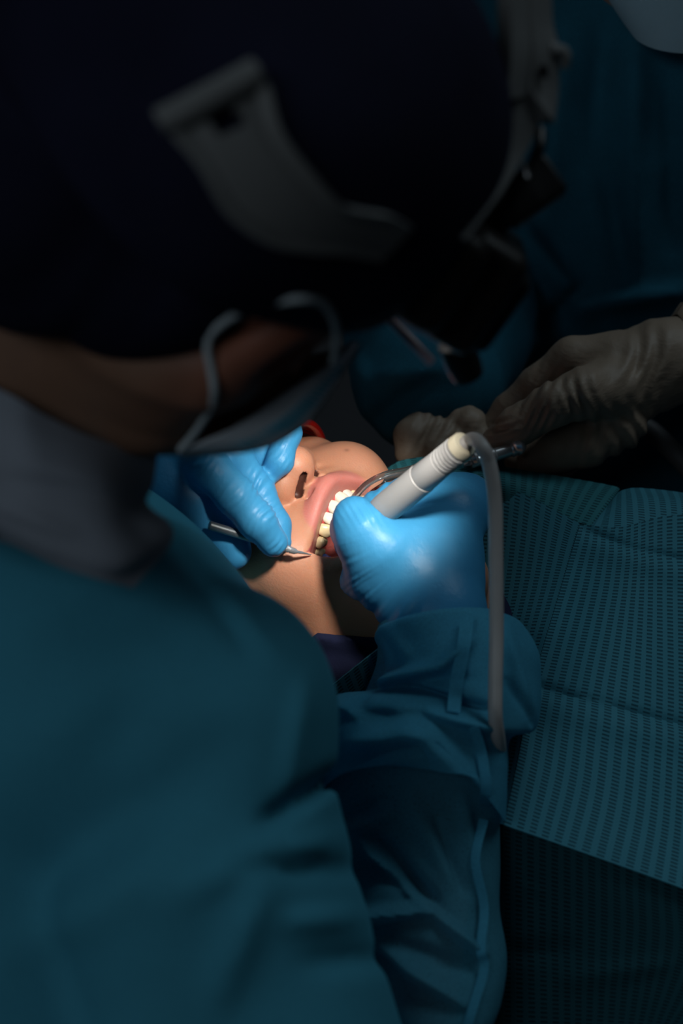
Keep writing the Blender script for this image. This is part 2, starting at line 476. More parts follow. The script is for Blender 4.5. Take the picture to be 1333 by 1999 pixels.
def lip_curves():                                  # the patient's right corner is drawn back and up
    t = np.linspace(-1, 1, 33); q = np.clip(t, 0, 1)
    up = np.stack([29 * t + 13 * q ** 2, -14.0 - 19 * np.abs(t) ** 2.2 + 9.5 * q ** 2.2, 5.0 - 19 * t ** 2], 1)
    lo = np.stack([29 * t + 13 * q ** 2, np.where(t < 0, -56 + 23 * t ** 2, -56 + 31.5 * q ** 4), -3 - 11 * t ** 2], 1)
    ru = 6.2 - 3.6 * t ** 2; rl = 6.3 - 3.9 * t ** 2
    return up, lo, ru, rl
LU, LL, RU_, RL_ = lip_curves()

def nostril(Qs):
    ns = cone(Qs, (5.4, -9, 15.5), (9.6, -8, 3.0), 2.0, 2.3)
    ns = smin(ns, cone(Qs, (5.4, -2, 15.5), (9.6, -1, 3.5), 2.6, 2.9), 3)
    ns = smin(ns, cone(Qs, (6.0, 5, 14), (10.2, 7, 5), 3.2, 3.2), 3)
    return smin(ns, cone(Qs, (7.0, 12, 8), (9, 18, -6), 3.0, 4.0), 3)
def torso(Q, Qs):
    d = ell(Q, (0, -345, -165), (152, 195, 92))
    d = smin(d, cone(Qs, (60, -190, -160), (150, -220, -200), 54, 50), 40)
    d = smin(d, cone(Qs, (156, -225, -205), (180, -480, -250), 46, 38), 25)
    d = smin(d, cone(Qs, (180, -480, -250), (100, -660, -110), 37, 28), 20)
    return smin(d, ell(Q, (0, -610, -175), (160, 195, 85)), 50)
def cavity(Q, g=0.0):
    yu = np.interp(Q[:, 0], LU[:, 0], LU[:, 1] - .9 * RU_); yl = np.interp(Q[:, 0], LL[:, 0], LL[:, 1] + .55 * RL_)
    return np.maximum.reduce([(Q[:, 1] - yu) * .9, (yl - Q[:, 1]) * .9, np.abs(Q[:, 0] - 6.5) - 35, -52 - Q[:, 2]]) - g
def face_sdf(Q):
    Qs = Q.copy(); Qs[:, 0] = np.abs(Q[:, 0])
    d = ell(Q, (0, 62, -92), (75, 90, 98))
    d = smin(d, ell(Q, (0, -6, -54), (62, 72, 54)), 18)
    d = smin(d, ell(Q, (0, -58, -58), (50, 44, 48)), 18)
    d = smin(d, cone(Qs, (50, -52, -84), (6, -98, -34), 17, 17), 18)
    d = smin(d, sph(Q, (0, -96, -28), 18), 12)
    d = smin(d, sph(Qs, (36, -10, -24), 26), 16)
    d = smin(d, ell(Qs, (50, 20, -40), (20, 18, 24)), 14)
    d = smin(d, ell(Q, (0, -12, -17), (34, 22, 20)), 10)                    # muzzle of the upper lip
    d = smax(d, -ell(Qs, (33, 38, 4), (17, 11, 13)), 8)                     # eye sockets
    d = smin(d, sph(Qs, (32, 37, -10), 13), 4)
    # nose
    no = cone(Q, (0, 46, 0), (0, 14, 9), 7, 10)
    no = smin(no, sph(Q, (0, 6, 14.5), 11.8), 8)
    no = smin(no, ell(Qs, (12.5, 8.0, 4.5), (8.6, 8.8, 11.5)), 7)
    no = smin(no, cone(Q, (0, -1, 14.5), (0, -3.5, 0), 3.4, 4.4), 3)
    d = smin(d, no, 5)
    # philtrum and nasolabial furrow
    d = smin(d, cone(Qs, (4, -4, 2), (5, -13, 6), 2.2, 2.2), 4)
    d = d + 1.2 * np.exp(-(cone(Qs, (17, 0, 0), (34, -26, -8), 0, 0) / 4.0) ** 2)
    # lips
    up = chain(Q, [(p, r) for p, r in zip(LU, RU_)]); lo = chain(Q, [(p, r) for p, r in zip(LL, RL_)])
    d = smin(d, up, 4); d = smin(d, lo, 5)
    # nostrils
    ns = nostril(Qs)
    d = smax(d, -ns, 1.2)
    d = smax(d, -cavity(Q), 3)
    d = smin(d, ell(Q, (-2, -52, -34), (20, 10, 26)), 3)                     # tongue
    # ears
    e = ell(Qs, (74, 18, -98), (6, 31, 18)); e = smax(e, -ell(Qs, (81, 20, -97), (6, 22, 11)), 3)
    d = smin(d, e, 5)
    d = smin(d, cone(Q, (0, -50, -100), (0, -165, -128), 58, 60), 26)
    d = smin(d, torso(Q, Qs), 40)
    return d

def uneven(lo, f0, f1, hi, hf, hc):
    a = np.arange(f0, f1 + hf, hf)
    l = f0 - np.arange(1, int((f0 - lo) / hc) + 2) * hc; r = a[-1] + np.arange(1, int((hi - a[-1]) / hc) + 2) * hc
    return np.concatenate([l[::-1], a, r])
def patient_body():
    xs = uneven(-260, -64, 70, 260, 1.1, 5); ys = uneven(-800, -112, 46, 165, 1.1, 5); zs = uneven(-290, -70, 32, 40, 1.1, 5)
    v, fc = nets(face_sdf, xs, ys, zs)
    L = v
    col = np.tile(np.array([.56, .255, .15]), (len(L), 1))
    Qs = L.copy(); Qs[:, 0] = np.abs(Qs[:, 0])
    n1 = waves(L.astype(np.float32), .05, .5, 8, 3)
    col *= (1 + .05 * n1)[:, None]
    def tint(w, rgb):
        nonlocal col
        w = np.clip(w, 0, 1)[:, None]; col = col * (1 - w) + np.array(rgb) * w
    tint(.35 * np.exp(-(sph(L, (0, 5, 14), 0) / 13) ** 2), (.60, .27, .20))
    tint(.30 * np.exp(-(ell(Qs, (40, -5, -15), (1, 1, 1)) / 24) ** 2), (.62, .30, .21))
    dl = np.minimum(chain(L, [(p, r) for p, r in zip(LU, RU_)]), chain(L, [(p, r) for p, r in zip(LL, RL_)]))
    cav = cavity(L, 1.0)
    w = 1 / (1 + np.exp((dl - 1.7) / .16)) * np.where((L[:, 1] < np.interp(L[:, 0], LU[:, 0], LU[:, 1]) - 4) & (L[:, 0] > 14), np.clip(1 - (L[:, 0] - 14) / 8, 0, 1), 1)
    tint(w * .9, (.60, .20, .17))
    tint(((cav < .5) & (dl > .6) & (L[:, 2] < -3)) * 1.0, (.42, .10, .085))
    tint(((cav < -2.0) & (L[:, 1] < -42) & (np.abs(L[:, 0]) < 20) & (L[:, 2] < -14)) * 1.0, (.52, .22, .20))
    tint(((nostril(Qs) < .55) & (L[:, 1] > -4.2)) * .92, (.055, .014, .011))  # darker nostril lining, with the shade of the recess painted in
    rg = np.random.RandomState(9)                                            # small moles
    for p in ((44, -64, -26), (-38, -9, 2), (60, -70, -60)):
        tint(.6 * np.exp(-(sph(L, p, 0) / 1.4) ** 2), (.16, .06, .04))
    return FO + L * FS @ RF, fc, col

patient = thing('person', 'person lying back with open mouth under treatment, wearing navy and red goggles', 'person', fp(0, -100, -190))
PV, PF, PC = patient_body()
body = mesh('body', PV, PF, MAT['skin'], patient, col=PC)
PT = bvh(PV, PF)

def tooth(w, h, t, pos, yaw, tilt, mat, label=None, premolar=False, name='tooth'):
    nu, nv = 18, 22; v = []; f = []
    sgnp = lambda q, e: np.sign(q) * np.abs(q) ** e
    for i in range(nv + 1):
        la = -math.pi / 2 + math.pi * i / nv
        for j in range(nu):
            lo = 2 * math.pi * j / nu
            x = sgnp(math.cos(la), .55) * sgnp(math.cos(lo), .7); z = sgnp(math.cos(la), .55) * sgnp(math.sin(lo), .7); y = sgnp(math.sin(la), .6)
            k = (1 - y) / 2                       # 0 at gum, 1 at edge
            wx = w / 2 * (.74 + .30 * math.sin(min(k, 1) * 2.0)); wz = t / 2 * ((1.05 - .62 * k) if not premolar else (1.0 - .10 * k))
            yy = y * h / 2
            if premolar and k > .5:
                cusp = (abs(z) ** 1.2) * 1.5 - .9 - abs(x) * .9
                yy -= cusp * (k - .5) * 2.0
            zz = z * wz + (.5 * (1 - (2 * k - 1) ** 2))
            v.append((x * wx, yy, zz))
    for i in range(nv):
        for j in range(nu):
            k2 = (j + 1) % nu; f.append((i * nu + j, i * nu + k2, (i + 1) * nu + k2, (i + 1) * nu + j))
    v = np.array(v); ca, sa = math.cos(tilt), math.sin(tilt)
    v = v @ np.array([[1, 0, 0], [0, ca, sa], [0, -sa, ca]])
    cy, sy = math.cos(yaw), math.sin(yaw)
    v = v @ np.array([[cy, 0, -sy], [0, 1, 0], [sy, 0, cy]])
    v = v + np.array(pos)
    o = mesh(name, FO + v * FS @ RF, np.array(f), mat, patient)
    if label: o['label'] = label
    return o
def arch(s, a=25.5, b=25, zc=-25.0):
    al = s / 25.5
    return np.array([a * math.sin(al), 0, zc + b * math.cos(al)]), al
for sgn in (1, -1):
    s = 0
    for k, (w, h, t, ye, pm) in enumerate(((8.4, 10.6, 7, -27.6, 0), (6.8, 9.4, 6, -27.0, 0), (7.6, 9.8, 7.5, -27.4, 0), (7.2, 8.2, 9, -26.6, 1), (7.0, 7.8, 9, -26.6, 1), (9.6, 7.0, 10.5, -26.2, 1), (9.4, 6.4, 10.5, -26.0, 1))):
        p, al = arch(s + w / 2)
        if k > 4: p = np.array([25 + (k - 5) * .8, 0, -24.5 - (k - 5) * 9.5 - 4]); al = 1.45
        yc = ye + h / 2
        tooth(w * .98, h, t, (sgn * p[0], yc, p[2] - 2.5), sgn * al, .10 if k < 3 else 0, MAT['tooth'] if k < 2 else MAT['tooth_y'],
              None if k < 2 else 'yellowish back tooth', bool(pm))
        s += w
for sgn in (1, -1):                                                          # lower front teeth
    s = 0
    for k, (w, h, t) in enumerate(((5.4, 8, 6), (5.8, 8, 6), (6.6, 9, 7), (6.8, 7.5, 8), (7, 7, 8.5))):
        p, al = arch(s + w / 2, 22.5, 21, -32)
        tooth(w * .97, h, t, (sgn * p[0], -52 + 1.1 * k, p[2] - 1), sgn * al * 1.05, math.pi - .1, MAT['tooth'], None, k > 2)
        s += w
def gum_geo(y, a, b, zc, r0, r1):
    al = np.linspace(-1.75, 1.75, 40)
    pts = [FO + np.array([a * math.sin(q), y + .9 * math.cos(q * 15), zc + b * math.cos(q)]) * FS @ RF for q in al]
    return tube_geo(np.array(pts), np.full(40, (r0 + r1) / 2000), 14)
v, f = gum_geo(-15.0, 24.0, 23.0, -26.0, 5.6, 5.6); mesh('gums', v, f, MAT['gum'], patient)['label'] = 'red bleeding upper gums'
v, f = gum_geo(-57.5, 20.5, 19.0, -33.0, 5.4, 5.4); mesh('gums', v, f, MAT['gum'], patient)

# dark hair round the crown, clear of the face
def hair_sdf(P):
    Q = tolocal(P).astype(np.float32)
    d = ell(Q, (0, 70, -104), (84, 96, 100)) + 1.2 * waves(Q, .25, 1.0, 5, 2)
    d = smax(d, (Q[:, 2] - (-52 + .35 * (Q[:, 1] - 90))), 6)
    d = smax(d, -(Q[:, 1] + 30 + .0 * Q[:, 2]), 6)
    return d * FS
hb = [fp(x, y, z) for x in (-90, 90) for y in (-40, 172) for z in (-210, 0)]
sdf_obj('hair', hair_sdf, hb, .006, .004, MAT['hair'], patient)

# navy shirt
def shirt_sdf(P):
    Q = tolocal(P).astype(np.float32); Qs = Q.copy(); Qs[:, 0] = np.abs(Qs[:, 0])
    d = torso(Q, Qs)
    d = smin(d, cone(Q, (0, -105, -114), (0, -165, -128), 58, 60), 26) - 6.5
    cut = (Q[:, 1] + 104) + .30 * (Q[:, 2] + 100) + .22 * Q[:, 0]
    d = smax(d, cut, 4)
    sd = Q[:, 0] * .70 - Q[:, 1] * .33 - Q[:, 2] * .64 - 84
    hi = smax(smax(face_sdf(Q) - 4.5 - .8 * np.sin(sd * .35), -sd, 2), Q[:, 1] + 28 + .15 * Q[:, 0], 4)
    d = smin(d, hi, 6)
    d = d + 2.0 * waves(Q, .06, 1, 6, 5)
    return d * FS
sb = [fp(x, y, z) for x in (-265, 265) for y in (-800, -10) for z in (-270, -20)]
SH_ = sdf_obj('shirt', shirt_sdf, sb, .0, .0042, MAT['navy'], patient)

ST = bvh(SH_[1], SH_[2])
# red wrap-round goggles
gog = thing('safety_glasses', "translucent red protective goggles on the lying patient's eyes", 'glasses', fp(0, 30, -10))
def gpt(th, y, o=0):
    return FO + np.array([(72 + o) * math.sin(th), y, -62 + (83 + o) * math.cos(th)]) * FS @ RF
low = lambda t: 22 + 22 * math.exp(-(t / .28) ** 2)
ths = np.linspace(-1.25, 1.2, 61)
def slots(p):
    q = tolocal(p); th = math.atan2(q[0], q[2] + 62)
    return (0.72 < abs(th) < 1.08) and 24 < q[1] < 52 and (abs(th) * 40 % 4) < 1.6
D2 = np.array([[gpt(t, 62 * (1 - k) + low(t) * k, 2) for t in np.linspace(-1.25, 1.2, 141)] for k in np.linspace(0, 1, 19)])
sheet('lens', D2, .0022, MAT['red'], gog, drop=slots)
tube('frame', [gpt(t, 63, 2) for t in ths], .0024, MAT['red'], gog, n=1, seg=10, smooth_path=False)
tube('frame', [gpt(t, low(t), 2) for t in ths], .0024, MAT['red'], gog, n=1, seg=10, smooth_path=False)
for s in (-1, 1):
    tube('temple', [gpt(s * 1.2, 48, 2), fp(s * 79, 40, -70), fp(s * 80, 34, -115)], .003, MAT['red'], gog, seg=10)

# blue wedge and saliva ejector in the mouth
wd = [c(634, 1086, 1.068), c(640, 1093, 1.064), c(653, 1096, 1.062)]
w = mesh('rubber_wedge', *tube_geo(catmull(wd, 6), np.r_[np.linspace(.0016, .0024, 7), np.linspace(.0024, .0012, 6)], 12), MAT['wedge'])
prop(w, "small bright blue wedge behind the last upper tooth in the patient's mouth", 'dental wedge')
ej = thing('saliva_ejector', "clear bent suction tube hooked over the patient's lower lip behind the grey handpiece", 'tube', c(760, 940, 1.09))
tube('tubing', [c(682, 990, 1.10), c(697, 970, 1.085), (c(720, 947, 1.078)), c(755, 930, 1.078), c(800, 920, 1.095), c(850, 902, 1.13), c(885, 885, 1.15)], .0030, MAT['clear'], ej, n=10, seg=18)
tube('wire', [c(682, 990, 1.10), c(697, 970, 1.085), (c(720, 947, 1.078)), c(755, 930, 1.078), c(800, 920, 1.095), c(850, 902, 1.13), c(885, 885, 1.15)], .0006, MAT['wire'], ej, n=10, seg=8)

# ================================================================== DENTIST
dentist = thing('person', 'person in navy cap, face mask and teal gown bending over the open mouth', 'person', c(-60, 2600, .95))
nD = np.array([.41, -.06, -.90]); uD = np.array([.80, .50, .33])
uD /= np.linalg.norm(uD); nD -= uD * (nD @ uD); nD /= np.linalg.norm(nD); rD = np.cross(nD, uD)
RD = np.stack([rD, nD, uD])
EAR = c(535, 655, .75); HS = .95; MID = EAR - .072 * HS * rD
def dp(x, y, z): return MID + np.array([x, y, z]) * HS @ RD          # right, front, up in metres
def hand_sub(P, parts, k=.006):
    d = None
    for ch in parts:
        q = chain(P, ch, .004); d = q if d is None else smin(d, q, k)
    return d
S = lambda px, py, d, rp: (c(px, py, d), rr(rp, d))

# right hand (round the suction handle)
RH = [
 [S(862, 1330, 1.017, 92), S(850, 1200, 1.027, 96), S(835, 1100, 1.042, 100)],
 [S(835, 1110, 1.047, 100), S(880, 1010, 1.067, 66), S(905, 985, 1.082, 52)],
 [S(800, 1120, 1.037, 84), S(748, 1072, 1.027, 62), S(712, 1034, 1.025, 50), S(692, 1010, 1.027, 36), S(683, 1030, 1.042, 33), S(684, 1062, 1.062, 30)],
 [S(905, 985, 1.082, 50), S(835, 960, 1.080, 35), S(778, 970, 1.070, 30), S(737, 990, 1.066, 28), S(710, 1030, 1.066, 26)],
 [S(880, 1010, 1.075, 46), S(815, 1015, 1.075, 34), S(752, 1045, 1.075, 30), S(722, 1085, 1.058, 27)],
 [S(850, 1080, 1.058, 46), S(790, 1095, 1.058, 32), S(735, 1120, 1.058, 27), S(700, 1135, 1.052, 24), S(686, 1138, 1.050, 19)],
 [S(830, 1140, 1.058, 44), S(775, 1165, 1.058, 28), S(738, 1160, 1.058, 22)],
 [S(790, 1150, 1.042, 60), S(735, 1120, 1.037, 52), S(712, 1060, 1.032, 48)],
]
# left hand (pencil grip on the scaler)
LH = [
 [S(250, 1010, 1.068, 95), S(320, 965, 1.058, 100), S(385, 900, 1.062, 85)],
 [S(368, 905, 1.050, 52), S(408, 915, 1.034, 38), S(458, 966, 1.030, 35.5), S(500, 1016, 1.034, 34), S(533, 1058, 1.040, 27)],
 [S(400, 860, 1.062, 46), S(452, 885, 1.050, 35), S(502, 960, 1.058, 31), S(538, 1025, 1.054, 26), S(547, 1058, 1.051, 20)],
 [S(430, 820, 1.08, 46), S(490, 840, 1.072, 34), S(512, 885, 1.070, 26), S(508, 935, 1.070, 23)],
 [S(470, 780, 1.09, 44), S(540, 800, 1.08, 34), S(560, 845, 1.062, 25), S(546, 900, 1.060, 23), S(530, 922, 1.062, 19)],
 [S(330, 960, 1.056, 66), S(372, 980, 1.050, 58), S(404, 1018, 1.052, 47), S(440, 1050, 1.051, 40), S(455, 1076, 1.052, 34)],
]
HANDLE_A = c(738, 1004, 1.029); HANDLE_B = c(907, 866, .982)
SC_A = c(408, 1025, 1.030); SC_B = c(562, 1072, 1.043)
def rhand(P, g=0.0):
    return hand_sub(P, RH, .012) - g
def lhand(P, g=0.0):
    return hand_sub(P, LH, .0025) - g
def rglove(P):
    d = rhand(P, .0006)
    px = P[:, 0] / -P[:, 2] * F + 666.5; py = 999.5 + P[:, 1] / P[:, 2] * F
    s = np.zeros(len(P), np.float32)                                         # stretch wrinkles fanning from the thumb edge
    ang = np.arctan2(py - 1010, px - 920); rad = np.hypot(px - 920, py - 1010)
    m = np.clip((rad - 150) / 90, 0, 1) * np.clip((py - 1035) / 60, 0, 1)
    s += .00009 * m * np.sin(ang * 120 + .03 * rad + 2.5 * np.sin(ang * 17)) * (1 + .8 * np.sin(ang * 41))
    m2 = np.exp(-((px - 705) / 45) ** 2 - ((py - 1000) / 28) ** 2)
    s += .0003 * m2 * np.sin((px - .6 * py) * .42)
    m3 = np.exp(-((px - 765) / 40) ** 2 - ((py - 955) / 25) ** 2)
    s += .0009 * m3 * np.sin((px * .85 + .5 * py) * .33)
    m4 = np.clip((py - 1150) / 50, 0, 1) * np.clip((870 - px) / 80, 0, 1)
    s += .0006 * m4 * np.sin((px * .9 + .55 * py) * .16 + .02 * px)
    ca, cb = HANDLE_A, HANDLE_B
    d = smax(d - s, -(cone(P, ca - (cb - ca) * .25, cb, rr(30.5, 1.047), rr(28, 1.0))), .0015)
    return d
def lglove(P):
    d = lhand(P, .0006)
    px = P[:, 0] / -P[:, 2] * F + 666.5; py = 999.5 + P[:, 1] / P[:, 2] * F
    s = np.zeros(len(P), np.float32)
    al = (px * .70 + py * .71)                                               # along the fingers
    for (x, y, w, a, fr) in ((452, 975, 34, .0003, .40), (506, 1028, 26, .00025, .36), (505, 940, 24, .0007, .36), (522, 1000, 22, .0006, .42), (545, 905, 22, .0004, .4), (395, 905, 24, .0005, .32), (540, 1068, 16, .0004, .5), (548, 860, 14, .0005, .5)):
        s += a * np.exp(-((px - x) ** 2 + (py - y) ** 2) / w ** 2) * np.sin(al * fr + .09 * px + 1.4 * np.sin(px * .09) + 1.2 * np.sin(py * .07))
    d = d - s
    ax = SC_B - SC_A
    return smax(d, -cone(P, SC_A - ax * .1, SC_B, .0028, .0028), .001)

# body under the clothes
G_A, G_B, G_C, G_D = S(150, 1350, .90, 392), S(410, 1395, .86, 240), S(390, 1730, .86, 272), S(490, 2130, .88, 325)
G_E = (c(-80, 1500, 1.0), .17); G_F = (c(-80, 2500, .98), .18)
G_L = [(c(-120, 1150, 1.06), .085), (c(110, 1220, 1.18), .060), (c(270, 1010, 1.145), .045)]
ARM = [S(430, 1500, .88, 180), S(690, 2230, .93, 130)]
FORE = [S(760, 2180, .94, 150), S(830, 1750, .985, 120), S(862, 1330, 1.020, 88)]
def dentist_sdf(P):
    Q = (P - MID.astype(np.float32)) @ RD.T.astype(np.float32) / np.float32(HS); Qs = Q.copy(); Qs[:, 0] = np.abs(Q[:, 0])
    d = ell(Q, (0, -.008, .035), (.074, .099, .086))
    d = smin(d, ell(Q, (0, .052, -.03), (.058, .052, .075)), .02)
    d = smin(d, cone(Qs, (.050, .010, -.055), (.012, .085, -.088), .020, .020), .02)
    d = smin(d, sph(Qs, (.040, .058, -.025), .026), .015)
    d = smin(d, cone(Q, (0, .108, .015), (0, .122, -.015), .009, .013), .01)  # nose
    d = smax(d, -ell(Qs, (.032, .104, .018), (.018, .012, .012)), .008)
    e = ell(Qs, (.079, -.010, .004), (.010, .019, .034)); e = smax(e, -ell(Qs, (.090, -.006, .006), (.009, .011, .022)), .003)
    d = smin(d, e, .006)
    d = smin(d, chain(P, [(c(330, 690, .77), .034), (c(300, 800, .785), .017), (c(370, 830, .80), .012), (c(520, 760, .795), .012)]), .02)
    d = smin(d, chain(P, [(c(240, 600, .80), .050), (c(90, 700, .825), .056), (c(-70, 790, .865), .058), (c(-100, 1000, .93), .075)]), .02)
    for a, b in ((G_A, G_B), (G_B, G_C), (G_C, G_D), (G_E, G_F), (G_A, G_E)):
        d = smin(d, cone(P, a[0], b[0], a[1] - .026, b[1] - .026), .014)
    d = smin(d, chain(P, [(p, r - .012) for p, r in G_L]), .02)
    d = smin(d, chain(P, [(p, r * .78) for p, r in ARM]), .02)
    d = smin(d, chain(P, [(p, r * .72) for p, r in FORE]), .01)
    d = smin(d, hand_sub(P, RH, .012) + .0022, .008)
    d = smin(d, hand_sub(P, LH, .005) + .0022, .008)
    return d
lo = c(-420, 2560, .8); hi = c(1000, 0, 1.1)
xs = np.arange(-.34, .13, .0032); ys = np.arange(-.46, .30, .0032); zs = np.arange(-1.22, -.66, .0032)
v, fc = nets(dentist_sdf, xs, ys, zs)
Q = (v - MID) @ RD.T / HS
col = np.tile(np.array([.19, .098, .062]), (len(v), 1))
we = np.exp(-((np.abs(Q[:, 0]) - .079) / .014) ** 2 - ((Q[:, 1] + .005) / .03) ** 2 - ((Q[:, 2] - .004) / .04) ** 2)[:, None]
col = col * (1 - .75 * we) + np.array([.30, .06, .035]) * .75 * we  # redder ears: blood colour plus lamp light shining through, painted in
mesh('body', v, fc, MAT['skin2'], dentist, col=col)
DT = bvh(v, fc)

pts = [c(640, 930, 1.0), c(960, 1340, 1.15), c(640, 1340, 1.0), c(960, 930, 1.16)]
rg, _, _ = sdf_obj('glove', rglove, pts, .006, .0011, MAT['glove'], dentist)
def lg_cut(P): return smax(lglove(P), cone(P, c(150, 1080, 1.15), c(215, 1030, 1.15), .02, .02) * -1, .002)
pts = [c(230, 740, 1.0), c(590, 1130, 1.17), c(230, 1130, 1.02), c(590, 740, 1.17)]
sdf_obj('glove', lg_cut, pts, .006, .0011, MAT['glove'], dentist)

# gown
def gown_sdf(P):
    d = None
    for a, b in ((G_A, G_B), (G_B, G_C), (G_C, G_D), (G_E, G_F), (G_A, G_E)):
        q = cone(P, a[0], b[0], a[1], b[1]); d = q if d is None else smin(d, q, .014)
    d = smin(d, chain(P, G_L), .02)
    d = smin(d, chain(P, ARM), .012)
    px = P[:, 0] / -P[:, 2] * F + 666.5; py = 999.5 + P[:, 1] / P[:, 2] * F
    fo = ridge(px, py, [(600, 1330, 560, 1560, 26, .004), (650, 1515, 520, 1600, 20, -.011), (560, 1660, 650, 1640, 26, .004), (470, 1690, 690, 1700, 24, -.004),
                        (420, 1960, 520, 1720, 40, .006), (330, 1760, 560, 1640, 40, .004), (120, 1240, 380, 1130, 50, -.005), (60, 1450, 330, 1250, 70, .005),
                        (180, 1680, 430, 1450, 60, -.005), (30, 1850, 300, 1700, 60, .005), (350, 1080, 560, 1300, 30, .003), (300, 1010, 480, 1260, 22, -.004), (560, 1800, 700, 1790, 26, .004), (600, 1880, 760, 1870, 26, -.004)])
    d = d - fo.astype(np.float32) - .0022 * waves(P, 40, 1, 6, 11)
    # neckline: the gown is cut away round the neck
    d = smax(d, -(chain(P, [(c(240, 620, .78), .055), (c(110, 790, .84), .045), (c(0, 820, .86), .044), (c(-120, 830, .88), .045)])), .006)
    return d
xs = np.arange(-.36, .14, .0035); ys = np.arange(-.47, .08, .0035); zs = np.arange(-1.26, -.70, .0035)
gv, gf = nets(gown_sdf, xs, ys, zs)
gown = mesh('gown', gv, gf, MAT['gown'], dentist)
GT = bvh(gv, gf)

# collar of the white jacket under the gown
def on(tree, px, py, lift, dd):
    d = cast(tree, px, py, dd); return c(px, py, (dd if d is None else d) - lift)
rows = [
 [c(-330, 470, .90), c(-280, 580, .81), c(-90, 715, .765), c(20, 772, .758), c(90, 815, .762), c(200, 864, .776), c(306, 882, .805)],
 [c(-360, 540, .90), c(-310, 660, .805), c(-90, 840, .762), c(20, 860, .753), c(95, 890, .755), c(205, 925, .768), c(296, 945, .80)],
 [c(-380, 620, .90), c(-330, 750, .805), c(-90, 930, .762), c(10, 950, .755), c(100, 985, .756), c(215, 1015, .766), c(285, 985, .795)],
 [c(-400, 700, .90), c(-350, 840, .81), c(-90, 1010, .765), c(10, 1025, .760), c(110, 1068, .760), c(240, 1095, .768), c(336, 1045, .795)],
 [c(-410, 760, .91), c(-360, 900, .82), c(-90, 1040, .775), c(10, 1055, .770), c(110, 1100, .768), c(190, 1128, .770), c(258, 1148, .78)],
]
D = grid_up(rows, 8, 8)
px, py = topx(D)
D[..., 2] += ridge(px, py, [(0, 935, 250, 975, 16, -.002), (0, 985, 140, 1040, 12, .003), (250, 1000, 330, 1045, 14, .003), (40, 900, 260, 960, 20, .002)])
sheet('collar', D, .0016, MAT['collar'], dentist)

# sleeve and turned cuff on the right forearm
def rings(R, nu=7, seg=64, segs=(), phase=0.0, amp=.0014, seed=3):
    L = catmull(np.array([[*r[0], *r[1], r[2], r[3], r[4]] for r in R], float), nu)
    out = []
    rg_ = np.random.RandomState(seed)
    for lx, ly, rx, ry, d, b, tl in L:
        a0, a1 = c(lx, ly, d), c(rx, ry, d); ce = (a0 + a1) / 2; A = (a1 - a0) / 2
        B = np.array([0, rr(tl, d), b])
        th = np.linspace(0, 2 * np.pi, seg, endpoint=False)
        out.append(ce + np.cos(th)[:, None] * A - np.sin(th)[:, None] * B)   # sin<0 faces forward
    D = np.array(out); px, py = topx(D)
    n = np.array([np.cos(np.linspace(0, 2 * np.pi, seg, endpoint=False)), 0 * np.linspace(0, 1, seg), -np.sin(np.linspace(0, 2 * np.pi, seg, endpoint=False))]).T[None]
    front = (n[..., 2] > .0)
    w = ridge(px, py, segs) * np.clip(n[..., 2] * 2, 0, 1) + amp * waves(D.reshape(-1, 3).astype(np.float32), 95, 1, 6, seed).reshape(D.shape[:2])
    D = D + w[..., None] * n
    return D
slv = rings([
 ((738, 1222), (988, 1225), 1.035, .031, 34), ((735, 1300), (1000, 1310), 1.03, .034, 30), ((690, 1400), (985, 1430), 1.02, .036, 20), ((640, 1480), (976, 1500), 1.012, .040, 12),
 ((625, 1560), (978, 1580), 1.005, .042, 8), ((640, 1650), (980, 1680), 1.0, .044, 5), ((655, 1750), (975, 1770), .99, .045, 0), ((690, 1850), (987, 1860), .98, .045, -4),
 ((720, 1930), (975, 1945), .972, .045, -6), ((740, 2010), (950, 2030), .965, .045, -8), ((740, 2120), (955, 2130), .95, .046, -8)],
 22, 200, [(715, 1640, 800, 1740, 11, .010), (800, 1740, 935, 1860, 11, .009), (650, 1790, 840, 1775, 12, .010), (740, 1640, 870, 1800, 16, -.007), (690, 1820, 780, 1890, 16, -.006), (560, 1690, 760, 1590, 14, .006), (655, 1600, 760, 1560, 14, -.004),
         (700, 1820, 900, 1960, 14, .008), (720, 1680, 850, 1760, 18, -.006), (770, 1850, 930, 1900, 22, -.005), (900, 1560, 930, 1760, 14, .004), (800, 1560, 880, 1720, 20, .004), (850, 1600, 905, 1740, 10, -.004)])
sl = sheet('sleeve', slv, .0006, MAT['sheer'], gown, closed=True)
cf = rings([
 ((737, 1238), (985, 1212), 1.03, .040, 44), ((729, 1245), (1012, 1225), 1.027, .041, 40), ((742, 1275), (1040, 1275), 1.022, .043, 30), ((744, 1310), (1046, 1330), 1.018, .044, 26),
 ((728, 1345), (1050, 1385), 1.012, .045, 18), ((655, 1358), (1042, 1425), 1.006, .046, 14), ((640, 1400), (992, 1440), 1.0, .047, 12), ((634, 1450), (984, 1500), .996, .048, 12), ((628, 1530), (982, 1560), .993, .049, 52), ((628, 1560), (982, 1600), .992, .049, 70)],
 22, 200, [(735, 1335, 860, 1300, 12, .010), (860, 1300, 915, 1250, 12, .007), (790, 1345, 950, 1385, 11, -.012), (840, 1390, 960, 1425, 11, .008), (800, 1330, 920, 1330, 20, -.006), (650, 1362, 700, 1400, 12, .006), (735, 1330, 660, 1410, 14, -.005),
         (745, 1215, 800, 1290, 16, .003), (780, 1400, 920, 1540, 24, .007), (690, 1450, 830, 1430, 18, .006), (700, 1400, 820, 1400, 16, -.006), (985, 1230, 1030, 1400, 12, .004), (990, 1330, 1045, 1420, 10, -.004)], seed=8)
xx, yy_ = topx(cf); n_ = len(cf); wt = np.clip((np.arange(n_) - (n_ - 38)) / 37, 0, 1)[:, None]
